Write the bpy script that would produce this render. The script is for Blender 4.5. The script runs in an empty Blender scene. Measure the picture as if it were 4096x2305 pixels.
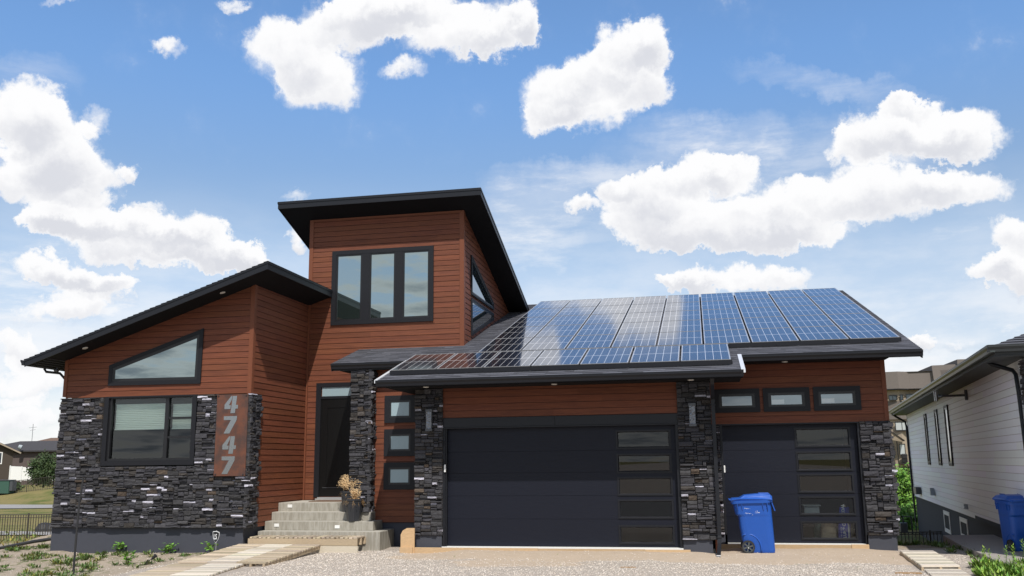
import bpy, math, random
from mathutils import Vector, Matrix, noise
R = math.radians
random.seed(7)
SC = bpy.context.scene
COL = SC.collection

# ---------------------------------------------------------------- camera, sky, sun, exposure
cam = bpy.data.objects.new('camera', bpy.data.cameras.new('camera'))
COL.objects.link(cam); SC.camera = cam
cam.data.sensor_width = 36; cam.data.lens = 32.41
cam.data.clip_start = 0.1; cam.data.clip_end = 6000
YAW, PIT, ROL = .2014, .187, -.0114
fwd = Vector((-math.sin(YAW)*math.cos(PIT), math.cos(YAW)*math.cos(PIT), math.sin(PIT)))
rt = Vector((math.cos(YAW), math.sin(YAW), 0)); up = rt.cross(fwd)
rr = rt*math.cos(ROL)+up*math.sin(ROL); uu = -rt*math.sin(ROL)+up*math.cos(ROL)
M = Matrix((rr, uu, -fwd)).transposed().to_4x4(); M.translation = Vector((5.582, -19.602, 1.737))
cam.matrix_world = M
SC.view_settings.view_transform = 'Standard'; SC.view_settings.look = 'None'
SC.view_settings.gamma = 1; SC.view_settings.exposure = 0
SC.render.engine = 'CYCLES'

SUN = Vector((.281, -.64, 1)).normalized()
sl = bpy.data.lights.new('sun', 'SUN'); sl.energy = 4.6; sl.angle = R(.55); sl.color = (1, .95, .88)
so = bpy.data.objects.new('sun', sl); COL.objects.link(so)
so.rotation_euler = SUN.to_track_quat('Z', 'Y').to_euler()

class NT:
    """tiny node-tree helper"""
    def __init__(s, tree): s.t = tree; tree.nodes.clear()
    def n(s, typ, ins=None, **kw):
        nd = s.t.nodes.new(typ)
        for k, v in kw.items(): setattr(nd, k, v)
        for k, v in (ins or {}).items():
            if isinstance(v, bpy.types.NodeSocket): s.t.links.new(v, nd.inputs[k])
            else: nd.inputs[k].default_value = v
        return nd
    def m(s, op, a, b=0.0, c=0.0, clamp=False):
        nd = s.t.nodes.new('ShaderNodeMath'); nd.operation = op; nd.use_clamp = clamp
        for i, v in enumerate((a, b, c)):
            if isinstance(v, bpy.types.NodeSocket): s.t.links.new(v, nd.inputs[i])
            else: nd.inputs[i].default_value = v
        return nd.outputs[0]
    def mix(s, f, a, b, mode='MIX'):
        nd = s.t.nodes.new('ShaderNodeMix'); nd.data_type = 'RGBA'; nd.blend_type = mode; nd.clamp_factor = True
        for i, v in ((0, f), (6, a), (7, b)):
            if isinstance(v, bpy.types.NodeSocket): s.t.links.new(v, nd.inputs[i])
            else: nd.inputs[i].default_value = (*v, 1) if isinstance(v, tuple) and len(v) == 3 else v
        return nd.outputs[2]
    def ss(s, v, lo, hi, a=0.0, b=1.0):
        nd = s.t.nodes.new('ShaderNodeMapRange'); nd.interpolation_type = 'SMOOTHSTEP'
        s.t.links.new(v, nd.inputs[0])
        for i, x in ((1, lo), (2, hi), (3, a), (4, b)): nd.inputs[i].default_value = x
        return nd.outputs[0]
    def noise(s, vec, scale, detail=4, rough=.55, out=0, dim='3D'):
        nd = s.t.nodes.new('ShaderNodeTexNoise'); nd.noise_dimensions = dim
        if vec is not None: s.t.links.new(vec, nd.inputs['Vector'])
        nd.inputs['Scale'].default_value = scale; nd.inputs['Detail'].default_value = detail
        nd.inputs['Roughness'].default_value = rough
        return nd.outputs[out]

world = bpy.data.worlds.new('World'); SC.world = world; world.use_nodes = True
W = NT(world.node_tree)
CLOUDS = [(-.446,.425,.052,.036,.08,1),(-.415,.401,.051,.034,.07,1),(-.39,.461,.056,.029,.07,1),(-.349,.473,.068,.024,.05,1),(-.303,.483,.069,.018,.03,1),(-.262,.46,.069,.028,.19,1),(-.216,.456,.046,.018,.17,1),(-.185,.466,.019,.024,-.02,1),(-.323,.416,.025,.012,.03,.6),(-.578,.417,.018,.01,-.22,.6),(-.511,.47,.019,.007,.12,.5),(-.687,.445,.022,.005,.19,.45),
(-.064,.439,.039,.026,-.06,1),(-.037,.439,.025,.028,-.07,1),(-.102,.411,.05,.026,.3,1),(-.148,.392,.046,.031,-.03,1),(-.157,.367,.036,.017,-.03,1),(-.057,.404,.036,.031,-.06,1),(-.103,.378,.05,.025,-.04,1),
(-.713,.33,.046,.033,.16,1),(-.683,.312,.047,.034,.14,1),(-.663,.287,.04,.029,.12,1),(-.708,.278,.045,.024,.13,1),(-.661,.26,.04,.014,.11,.9),(-.639,.346,.015,.013,.14,.6),(-.616,.291,.011,.009,.11,.6),(-.646,.332,.011,.011,.13,.6),
(-.603,.231,.095,.023,-.06,1),(-.525,.224,.06,.022,-.11,1),(-.652,.238,.051,.019,.1,1),(-.569,.239,.058,.02,.08,1),(-.674,.242,.032,.017,.11,.9),(-.492,.218,.037,.016,-.21,.9),(-.575,.211,.1,.014,-.02,1),(-.586,.26,.023,.008,.09,.5),
(-.68,.187,.04,.015,-.01,.9),(-.637,.182,.054,.012,-.02,.6),(-.443,.281,.023,.009,.05,.6),(-.433,.241,.011,.013,.04,.5),(-.663,.153,.055,.017,.06,.85),(-.697,.115,.034,.021,.05,.9),(-.689,.081,.045,.021,.03,.9),(-.693,.047,.05,.021,.01,.9),(-.62,.175,.05,.013,0,.7),
(-.124,.271,.024,.012,-.12,.75),(-.044,.279,.057,.032,.21,1),(.005,.301,.047,.025,.02,1),(.043,.298,.034,.021,-.08,1),(.023,.249,.11,.029,-.15,1),(.107,.255,.085,.033,-.09,1),(.076,.229,.094,.017,-.07,1),(.187,.267,.081,.03,-.12,1),(.262,.262,.054,.021,-.14,1),(.222,.318,.072,.025,-.23,1),(.266,.311,.051,.023,-.16,1),(.171,.313,.035,.018,-.13,1),(.229,.344,.03,.011,-.16,1),(-.054,.243,.052,.014,-.22,.9),(-.079,.289,.026,.017,-.04,.7),
(.045,.189,.087,.016,-.06,.95),(-.014,.188,.03,.011,-.05,.8),(.312,.209,.027,.023,-.13,1),(.282,.178,.028,.016,-.1,1),(.312,.171,.03,.025,-.11,1),(.212,.114,.022,.009,-.06,.6),(.254,.107,.031,.011,-.06,.5)]
CIRRUS = [(.277,.132,.031,.011,-.08,.5),(-.153,.171,.039,.009,-.02,.4),(-.127,.303,.103,.025,-.03,.5),(-.182,.275,.067,.03,-.02,.5),(.02,.345,.086,.023,-.08,.35),(.156,.375,.105,.016,-.31,.3),(.061,.321,.051,.016,-.09,.4),(.257,.212,.054,.016,-.11,.45),(-.196,.232,.071,.03,-.01,.35),(-.713,.367,.053,.022,.17,.2),(-.628,.161,.04,.016,.06,.5),(-.70,.13,.20,.07,0,.8),(-.66,.20,.12,.03,0,.45),(.10,.30,.20,.05,-.1,.35),(-.16,.24,.12,.05,0,.3),(.30,.12,.12,.05,0,.5),(-.05,.15,.2,.03,0,.3)]
def build_world():
    g = W.n('ShaderNodeTexCoord').outputs['Generated']
    sp = W.n('ShaderNodeSeparateXYZ', {0: g})
    x, y, z = sp.outputs
    az = W.m('ARCTAN2', x, y); el = W.m('ARCSINE', z)
    base = W.n('ShaderNodeCombineXYZ', {0: az, 1: el}).outputs[0]
    # turbulent edges: offset the direction with fractal noise
    nz = W.noise(base, 19, 7, .66, 1, '2D')
    off = W.n('ShaderNodeVectorMath', {0: nz, 1: (.5, .5, .5)}, operation='SUBTRACT').outputs[0]
    off = W.n('ShaderNodeVectorMath', {0: off, 'Scale': .052}, operation='SCALE').outputs[0]
    p = W.n('ShaderNodeVectorMath', {0: base, 1: off}, operation='ADD').outputs[0]
    p = W.n('ShaderNodeVectorMath', {0: p, 1: (1, 1, 0)}, operation='MULTIPLY').outputs[0]
    def field(lst):
        acc = (0.0, 0.0, 0.0)
        q_ = p
        for i, (a, e, ra, re, rot, w) in enumerate(lst):
            if i and i % 4 == 0:   # chaining keeps few values alive at once
                q_ = W.n('ShaderNodeVectorMath', {0: acc, 1: (1e-9, 1e-9, 1e-9), 2: p}, operation='MULTIPLY_ADD').outputs[0]
            mp = W.n('ShaderNodeMapping', {'Vector': q_, 'Location': (a, e, -w), 'Rotation': (0, 0, rot), 'Scale': (ra*1.14, re*1.14, 1)}, vector_type='TEXTURE').outputs[0]
            d = W.n('ShaderNodeVectorMath', {0: mp, 1: mp}, operation='DOT_PRODUCT').outputs['Value']
            v = W.m('SUBTRACT', 1.0+w*w, d, clamp=True)
            acc = W.n('ShaderNodeVectorMath', {0: mp, 1: v, 2: acc}, operation='MULTIPLY_ADD').outputs[0]
        q = W.n('ShaderNodeSeparateXYZ', {0: acc}).outputs
        return q[2], q[1]
    F, SH = field(CLOUDS)
    C, _ = field(CIRRUS)
    mid = W.noise(base, 12, 7, .62, 0, '2D')
    fl = W.m('SUBTRACT', mid, .5)
    fn = W.m('MULTIPLY_ADD', fl, 1.75, W.m('MULTIPLY', F, 1.55))
    dens = W.m('MAXIMUM', W.ss(fn, .22, 1.02), W.m('MULTIPLY', W.ss(W.m('MULTIPLY_ADD', fl, .9, W.m('MULTIPLY', F, 1.6)), .02, 1.1), .62))
    # thin streaks
    st = W.n('ShaderNodeMapping', {'Vector': base, 'Rotation': (0, 0, .15), 'Scale': (6, 26, 1)}).outputs[0]
    stn = W.ss(W.noise(st, 1.6, 5, .65, 0, '2D'), .35, .75)
    cir = W.m('MULTIPLY', W.m('MULTIPLY', C, W.m('MULTIPLY_ADD', stn, .8, .45), clamp=True), .85)
    # whitish lower sky towards the horizon, broken up
    lown = W.ss(W.noise(W.n('ShaderNodeMapping', {'Vector': base, 'Scale': (5, 14, 1)}).outputs[0], 1.5, 5, .6, 0, '2D'), .3, .72)
    low = W.m('MULTIPLY', W.ss(el, .32, .05), W.m('MULTIPLY_ADD', lown, .48, .47))
    # clouds in the half of the sky behind the viewer (seen in the window glass)
    inv = W.m('DIVIDE', 1.0, W.m('ADD', W.m('MAXIMUM', z, 0.0), .12))
    cp = W.n('ShaderNodeVectorMath', {0: g, 'Scale': inv}, operation='SCALE').outputs[0]
    bk = W.noise(cp, 2.9, 6, .58)
    bkd = W.m('MULTIPLY', W.ss(bk, .36, .54), W.ss(y, .25, -.1))
    allc = W.m('MAXIMUM', W.m('MAXIMUM', dens, bkd), W.m('MAXIMUM', cir, low))
    # cloud brightness: bright rims and tops, greyer bellies
    belly = W.ss(W.m('MULTIPLY_ADD', fl, 1.6, W.m('SUBTRACT', W.m('MULTIPLY', F, .42), W.m('MULTIPLY', SH, 1.1))), .1, 1.35)
    bbk = W.m('MULTIPLY', W.ss(bk, .48, .72), W.ss(y, .25, -.1))
    shade = W.m('MAXIMUM', belly, bbk, clamp=True)
    ccol = W.mix(shade, (.99, .99, 1.0), (.72, .735, .79))
    ccol = W.mix(W.ss(y, .25, -.1), ccol, W.mix(bbk, (.74, .78, .80), (.33, .38, .44)))
    sky = W.n('ShaderNodeTexSky', sky_type='NISHITA')
    sky.sun_disc = False; sky.sun_elevation = math.asin(SUN.z); sky.sun_rotation = math.atan2(SUN.x, SUN.y)
    sky.air_density = 1.0; sky.dust_density = .6; sky.ozone_density = 2.0; sky.altitude = 500
    S0 = .12
    gain = W.mix(W.ss(el, .24, .44), W.mix(W.ss(el, .06, .24), SKY_LOW, SKY_MID), SKY_HIGH)
    gain = W.mix(W.ss(el, .5, .8), gain, (.62, .85, 1.15))
    skyc = W.mix(1.0, sky.outputs[0], gain, 'MULTIPLY')
    cc = W.mix(1.0, ccol, (1/S0, 1/S0, 1/S0), 'MULTIPLY')
    fin = W.mix(allc, skyc, cc)
    bg = W.n('ShaderNodeBackground', {'Color': fin, 'Strength': S0})
    W.n('ShaderNodeOutputWorld', {'Surface': bg.outputs[0]})
SKY_LOW = (.92, .92, 1.0); SKY_MID = (1.32, 1.28, 1.22); SKY_HIGH = (1.28, 1.55, 1.72)     # clear dry prairie air: deeper blue overhead
build_world()
world.cycles.sampling_method = 'MANUAL'; world.cycles.sample_map_resolution = 512

# ---------------------------------------------------------------- materials
MAT = {}
def mat(name, color, rough=.6, metal=0.0, spec=.5, var=0.0, scale=6, bump=0.0, bscale=40, tone=False, stretch=None, col2=None, streak=None, coat=0.0, det=5):
    m = bpy.data.materials.new(name); m.use_nodes = True; t = NT(m.node_tree)
    co = t.n('ShaderNodeTexCoord').outputs['Object']
    if stretch: co = t.n('ShaderNodeMapping', {'Vector': co, 'Scale': stretch}).outputs[0]
    c = t.n('ShaderNodeRGB'); c.outputs[0].default_value = (*color, 1); c = c.outputs[0]
    if col2 is not None or var:
        nz = t.noise(co, scale, det, .6)
        if col2 is not None: c = t.mix(t.ss(nz, .38, .64), c, tuple(col2))
        if var:
            k = t.m('MULTIPLY_ADD', t.m('SUBTRACT', t.noise(co, scale*2.3, det, .6), .5), var*4, 1.0)
            c = t.mix(1.0, c, t.n('ShaderNodeCombineXYZ', {0: k, 1: k, 2: k}).outputs[0], 'MULTIPLY')
    if tone:
        at = t.n('ShaderNodeAttribute', attribute_name='tone').outputs['Color']
        c = t.mix(1.0, c, at, 'MULTIPLY')
    ins = {'Base Color': c, 'Roughness': rough, 'Metallic': metal, 'Specular IOR Level': spec, 'Coat Weight': coat}
    if bump:
        b = t.n('ShaderNodeBump', {'Height': t.noise(co, bscale, 6, .65), 'Strength': bump, 'Distance': .02})
        ins['Normal'] = b.outputs[0]
    p = t.n('ShaderNodeBsdfPrincipled', ins)
    t.n('ShaderNodeOutputMaterial', {'Surface': p.outputs[0]})
    MAT[name] = m
    return m
mat('siding', (.172, .056, .0275), .6, spec=.28, tone=True, stretch=(.8, .8, 16), var=.17, scale=2.2, col2=(.135, .044, .024), bump=.15, bscale=9)
mat('siding_trim', (.172, .0575, .029), .55, spec=.28, var=.05)
mat('black_metal', (.011, .012, .016), .42, spec=.35, var=.05)
mat('black_trim', (.011, .0115, .015), .55, spec=.3, bump=.1, bscale=30)
mat('soffit', (.006, .006, .0075), .8, spec=.2)
mat('stone', (.054, .053, .058), .8, tone=True, var=.16, scale=9, bump=.9, bscale=26, spec=.3)
mat('mortar', (.012, .012, .013), .9)
mat('foundation', (.050, .054, .070), .85, var=.05, scale=4, bump=.3, bscale=60)
mat('concrete', (.43, .41, .36), .85, var=.06, scale=5, bump=.35, bscale=50)
mat('concrete_stained', (.27, .25, .208), .85, var=.07, scale=5, stretch=(3.2, 3.2, .5), col2=(.36, .34, .295), bump=.25, bscale=30)
mat('shingle', (.095, .098, .118), .9, tone=True, var=.10, scale=30, bump=.6, bscale=140)
mat('white_metal', (.75, .76, .78), .35, metal=.3)
mat('white_paint', (.78, .78, .76), .5)
mat('white_siding', (.56, .59, .66), .55, var=.02, scale=2)
mat('dark_frame', (.012, .012, .014), .35)
mat('garage_black', (.0052, .0068, .0150), .5, spec=.3, stretch=(.6, .6, 22), var=.10, scale=4, bump=.25, bscale=7)
mat('door_black', (.005, .005, .005), .4, spec=.3, stretch=(12, 12, .7), var=.1, bump=.15, bscale=5)
mat('corten', (.135, .048, .026), .65, col2=(.065, .034, .027), scale=3.2, var=.06, bump=.2, bscale=40)
mat('steel', (.42, .43, .44), .22, metal=1.0)
mat('aluminium', (.55, .55, .55), .4, metal=.7)
mat('wood_grey', (.50, .425, .33), .85, tone=True, stretch=(2, 9, 9), var=.12, scale=4, bump=.3, bscale=12)
mat('wood_white', (.62, .575, .49), .85, tone=True, stretch=(2, 9, 9), var=.10, scale=4, bump=.3, bscale=12)
mat('wood_new', (.47, .345, .21), .8, tone=True, stretch=(1.5, 9, 9), var=.15, scale=4, bump=.2, bscale=12)
mat('bin_blue', (.012, .085, .40), .42, var=.03, scale=3, bump=.03, bscale=200)
mat('bin_navy', (.007, .02, .36), .38)
mat('rubber', (.02, .02, .022), .6)
mat('wheel_grey', (.07, .08, .08), .6)
mat('pot', (.028, .03, .036), .4)
mat('dry_grass', (.66, .47, .26), .9, var=.15, scale=20)
mat('dry_leaf', (.50, .30, .12), .8, var=.15, scale=20)
mat('soil', (.10, .07, .05), .95, bump=.8)
mat('leaf', (.075, .14, .028), .6, tone=True)
mat('leaf_bright', (.11, .24, .03), .6, tone=True)
mat('leaf_dark', (.035, .065, .018), .7, tone=True)
mat('stem', (.10, .12, .04), .8)
mat('bark', (.09, .065, .045), .9, bump=.8, bscale=20)
mat('grey_metal', (.085, .09, .10), .45, metal=.3)
mat('light_disc', (.62, .60, .56), .5)
mat('blind', (.88, .88, .85), .8)
mat('mat_brown', (.15, .085, .05), .95, bump=.8, bscale=90)
mat('iron_fence', (.06, .05, .042), .6)
mat('far_brown', (.060, .045, .034), .8, var=.04, scale=1)
mat('far_mauve', (.115, .088, .082), .85, var=.05, scale=2)
mat('far_roof', (.048, .045, .048), .9, var=.08, scale=2)
mat('far_roof_brown', (.14, .09, .065), .9)
mat('apt_shingle', (.145, .125, .112), .9, var=.13, scale=1.6, stretch=(1, 1, 7), bump=.2, bscale=3)
mat('apt_wall', (.34, .28, .21), .85, var=.04, scale=1)
mat('apt_brick', (.24, .19, .155), .85, var=.12, scale=2, stretch=(1, 1, 5))
mat('far_glass', (.05, .065, .075), .12)
mat('far_glass_light', (.45, .48, .48), .3)
mat('green_box', (.04, .10, .075), .6)
mat('path_concrete', (.30, .275, .255), .9, var=.06, scale=3, bump=.4, bscale=40)
mat('asphalt_path', (.27, .26, .25), .9, var=.06, scale=.6)
mat('asphalt', (.15, .15, .155), .9, var=.06, scale=.6)
mat('frost', (.30, .40, .44), .25, spec=.8)
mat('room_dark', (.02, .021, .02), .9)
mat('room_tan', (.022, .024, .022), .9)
mat('sack_beige', (.42, .34, .24), .8, var=.15, scale=8, col2=(.32, .26, .20))
mat('sack_blue', (.02, .04, .42), .5)
mat('tub_grey', (.30, .34, .36), .5)
mat('white_board', (.80, .82, .87), .55, tone=True, var=.02, scale=2)
mat('basement', (.022, .026, .036), .85, var=.05, scale=3)
mat('soffit_grey', (.030, .034, .036), .55)
mat('gutter_grey', (.05, .06, .058), .35)
mat('letter_white', (.82, .84, .86), .5)
mat('bag_green', (.05, .10, .08), .6)

def glass(name, tint, refl, dark=None, rough=0.0, refcol=(1, 1, 1)):
    """window pane: mirror of the sky over either a clear or a dark body"""
    m = bpy.data.materials.new(name); m.use_nodes = True; t = NT(m.node_tree)
    gl = t.n('ShaderNodeBsdfGlossy', {'Color': (*refcol, 1), 'Roughness': rough})
    if dark is None: bd = t.n('ShaderNodeBsdfTransparent', {'Color': (*tint, 1)})
    else: bd = t.n('ShaderNodeBsdfDiffuse', {'Color': (*dark, 1)})
    fr = t.n('ShaderNodeFresnel', {'IOR': 1.5}).outputs[0]
    f = t.m('ADD', t.m('MULTIPLY', fr, .8), refl, clamp=True)
    mx = t.n('ShaderNodeMixShader', {0: f, 1: bd.outputs[0], 2: gl.outputs[0]})
    t.n('ShaderNodeOutputMaterial', {'Surface': mx.outputs[0]})
    MAT[name] = m
glass('glass_mirror', (0, 0, 0), .42, (.02, .03, .028), refcol=(.86, .97, .96))
glass('glass_clear', (.74, .84, .80), .05)
glass('glass_garage', (.70, .74, .74), .03)
glass('glass_side', (0, 0, 0), .30, (.02, .03, .035))
glass('glass_small', (.8, .85, .88), .16, rough=.02)

def cells():
    """solar glass: near black cells behind glossy cover glass, with pale lines between them"""
    m = bpy.data.materials.new('solar_cells'); m.use_nodes = True; t = NT(m.node_tree)
    uv = t.n('ShaderNodeSeparateXYZ', {0: t.n('ShaderNodeTexCoord').outputs['Object']})
    x, y = uv.outputs[0], uv.outputs[1]
    def line(v, period, phase, w):
        f = t.m('ABSOLUTE', t.m('SUBTRACT', t.m('FRACT', t.m('DIVIDE', t.m('SUBTRACT', v, phase), period)), .5))
        return t.m('GREATER_THAN', f, .5-w/period/2)
    lx = line(x, .158, 0, .0092)
    ly = line(y, .146, 0, .0034)
    mid = t.m('LESS_THAN', t.m('ABSOLUTE', y), .012)
    bus = t.m('MULTIPLY', line(y, .0365, .018, .003), .07)
    g = t.m('MAXIMUM', t.m('MAXIMUM', lx, mid), t.m('MAXIMUM', t.m('MULTIPLY', ly, .35), bus))
    nz = t.noise(t.n('ShaderNodeTexCoord').outputs['Object'], 9, 2)
    base = t.mix(nz, (.006, .006, .010), (.010, .011, .020))
    c = t.mix(g, base, (.68, .68, .70))
    p = t.n('ShaderNodeBsdfPrincipled', {'Base Color': c, 'Roughness': .35, 'Specular IOR Level': .3,
            'Coat Weight': 1.0, 'Coat Roughness': .07, 'Coat IOR': 1.56})
    t.n('ShaderNodeOutputMaterial', {'Surface': p.outputs[0]})
    MAT['solar_cells'] = m
cells()

def ground_mat():
    m = bpy.data.materials.new('ground'); m.use_nodes = True; t = NT(m.node_tree)
    co = t.n('ShaderNodeTexCoord').outputs['Object']
    z = t.n('ShaderNodeSeparateColor', {0: t.n('ShaderNodeAttribute', attribute_name='zone').outputs['Color']})
    brk = t.m('SUBTRACT', t.noise(co, 3.5, 6, .7), .5)
    def w(o, k=.8): return t.ss(t.m('MULTIPLY_ADD', brk, k, o), .38, .62)
    vor = t.n('ShaderNodeTexVoronoi', {'Vector': co, 'Scale': 70.0})
    peb = t.n('ShaderNodeSeparateColor', {0: vor.outputs['Color']}).outputs[0]
    gravel = t.mix(peb, (.38, .335, .29), (.58, .52, .455))
    gravel = t.mix(t.ss(vor.outputs['Distance'], .35, .75), gravel, (.26, .225, .195))
    sand = t.mix(t.noise(co, 5, 6, .65), (.40, .32, .245), (.52, .43, .34))
    sand = t.mix(t.ss(t.noise(co, 60, 3, .6), .62, .7), sand, (.22, .17, .13))
    dirt = t.mix(t.noise(co, 2.2, 7, .65), (.25, .20, .15), (.42, .36, .29))
    dirt = t.mix(t.ss(t.noise(co, 40, 4, .6), .60, .72), dirt, (.55, .50, .44))
    dirt = t.mix(t.ss(t.noise(co, 3.1, 6, .7), .54, .66), dirt, (.10, .12, .045))
    gr1 = t.noise(co, .35, 8, .68)
    grass = t.mix(t.ss(gr1, .34, .56), (.095, .125, .032), (.27, .215, .095))
    grass = t.mix(t.m('MULTIPLY', t.noise(co, 9, 4, .7), .7), grass, (.09, .10, .03))
    c = t.mix(w(z.outputs[0]), gravel, sand)
    c = t.mix(w(z.outputs[1]), c, dirt)
    c = t.mix(w(z.outputs[2], .6), c, grass)
    h = t.m('MULTIPLY_ADD', t.noise(co, 70, 4, .7), .6, vor.outputs['Distance'])
    b = t.n('ShaderNodeBump', {'Height': h, 'Strength': .7, 'Distance': .012})
    p = t.n('ShaderNodeBsdfPrincipled', {'Base Color': c, 'Roughness': .95, 'Specular IOR Level': .15, 'Normal': b.outputs[0]})
    t.n('ShaderNodeOutputMaterial', {'Surface': p.outputs[0]})
    MAT['ground'] = m
ground_mat()

# ---------------------------------------------------------------- mesh helpers
def ORG(o):
    v = Vector((0, 0, 0))
    while o is not None: v = v+o.location; o = o.parent
    return v
class MB:
    def __init__(s): s.v = []; s.f = []; s.mi = []; s.c = []
    def add(s, vs, fs, mi=0, c=(1, 1, 1)):
        o = len(s.v); s.v += [tuple(p) for p in vs]
        for f in fs: s.f.append(tuple(i+o for i in f)); s.mi.append(mi); s.c.append(c)
        return s
    def box(s, x0, y0, z0, x1, y1, z1, mi=0, c=(1, 1, 1)):
        return s.add([(x0,y0,z0),(x1,y0,z0),(x1,y1,z0),(x0,y1,z0),(x0,y0,z1),(x1,y0,z1),(x1,y1,z1),(x0,y1,z1)],
              [(0,3,2,1),(4,5,6,7),(0,1,5,4),(1,2,6,5),(2,3,7,6),(3,0,4,7)], mi, c)
    def obox(s, o, ax, ay, az, mi=0, c=(1, 1, 1)):
        o, ax, ay, az = map(Vector, (o, ax, ay, az))
        vs = [o, o+ax, o+ax+ay, o+ay]; vs += [p+az for p in vs]
        return s.add(vs, [(0,3,2,1),(4,5,6,7),(0,1,5,4),(1,2,6,5),(2,3,7,6),(3,0,4,7)], mi, c)
    def prism(s, pts, vec, mi=0, c=(1, 1, 1)):
        n = len(pts); vec = Vector(vec)
        vs = [Vector(p) for p in pts]; vs += [p+vec for p in vs]
        fs = [tuple(range(n-1, -1, -1)), tuple(range(n, 2*n))]+[(i, (i+1) % n, n+(i+1) % n, n+i) for i in range(n)]
        return s.add(vs, fs, mi, c)
    def quad(s, a, b, c_, d, mi=0, c=(1, 1, 1)): return s.add([a, b, c_, d], [(0, 1, 2, 3)], mi, c)
    def tube(s, pts, r, n=8, mi=0, c=(1, 1, 1), cap=True):
        pts = [Vector(p) for p in pts]; rs = r if isinstance(r, (list, tuple)) else [r]*len(pts)
        vs = []; ref = None
        for i, p in enumerate(pts):
            d = (pts[min(i+1, len(pts)-1)]-pts[max(i-1, 0)]).normalized()
            if ref is None: ref = Vector((0, 0, 1)) if abs(d.z) < .9 else Vector((1, 0, 0))
            u = d.cross(ref).normalized(); w = d.cross(u).normalized()
            for k in range(n):
                a = 2*math.pi*k/n; vs.append(p+(u*math.cos(a)+w*math.sin(a))*rs[i])
        fs = []
        for i in range(len(pts)-1):
            for k in range(n): fs.append((i*n+k, i*n+(k+1) % n, (i+1)*n+(k+1) % n, (i+1)*n+k))
        if cap: fs.append(tuple(range(n-1, -1, -1))); fs.append(tuple((len(pts)-1)*n+k for k in range(n)))
        return s.add(vs, fs, mi, c)
    def build(s, name, mats, parent=None, smooth=False, bevel=0.0, org=None):
        me = bpy.data.meshes.new(name)
        o = bpy.data.objects.new(name, me); COL.objects.link(o)
        if org is not None: o.location = org
        if parent is not None: o.parent = parent
        w = ORG(o)
        me.from_pydata([(p[0]-w.x, p[1]-w.y, p[2]-w.z) for p in s.v], [], s.f)
        for m in (mats if isinstance(mats, (list, tuple)) else [mats]): me.materials.append(MAT[m])
        if any(s.mi): me.polygons.foreach_set('material_index', s.mi)
        if any(c != (1, 1, 1) for c in s.c):
            a = me.attributes.new('tone', 'FLOAT_COLOR', 'FACE')
            a.data.foreach_set('color', [q for c in s.c for q in (*c, 1)])
        elif any('tone' in [n_.attribute_name for n_ in MAT[m].node_tree.nodes if n_.type == 'ATTRIBUTE'] for m in (mats if isinstance(mats, (list, tuple)) else [mats])):
            a = me.attributes.new('tone', 'FLOAT_COLOR', 'FACE')
            a.data.foreach_set('color', [1.0]*4*len(s.f))
        if smooth: me.polygons.foreach_set('use_smooth', [True]*len(s.f))
        me.update()
        if bevel:
            b = o.modifiers.new('bevel', 'BEVEL'); b.width = bevel; b.segments = 2; b.limit_method = 'ANGLE'
        return o
def tag(o, label=None, cat=None, group=None, kind=None):
    for k, v in (('label', label), ('category', cat), ('group', group), ('kind', kind)):
        if v: o[k] = v
    return o
def empty(name, loc, label=None, cat=None, group=None, rz=0):
    o = bpy.data.objects.new(name, None); COL.objects.link(o); o.location = loc; o.rotation_euler = (0, 0, rz)
    o.empty_display_size = .1
    return tag(o, label, cat, group)
def box_part(name, m, parent, *b, bevel=0.0): return MB().box(*b).build(name, m, parent, bevel=bevel)
def copy_tree(o, parent=None):
    c = o.copy(); COL.objects.link(c)
    if parent is not None: c.parent = parent
    for ch in list(o.children): copy_tree(ch, c)
    return c
def clip(poly, a, b, c):
    """keep a*x+b*y<=c"""
    out = []
    for i in range(len(poly)):
        p, q = poly[i], poly[(i+1) % len(poly)]
        dp, dq = a*p[0]+b*p[1]-c, a*q[0]+b*q[1]-c
        if dp <= 1e-9: out.append(p)
        if (dp < -1e-9 and dq > 1e-9) or (dp > 1e-9 and dq < -1e-9):
            t = dp/(dp-dq); out.append((p[0]+(q[0]-p[0])*t, p[1]+(q[1]-p[1])*t))
    return out
def front(y): return lambda s, t, o: (s, y-o, t)        # wall facing the street
def side(x): return lambda s, t, o: (x+o, s, t)          # wall facing +x
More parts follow.
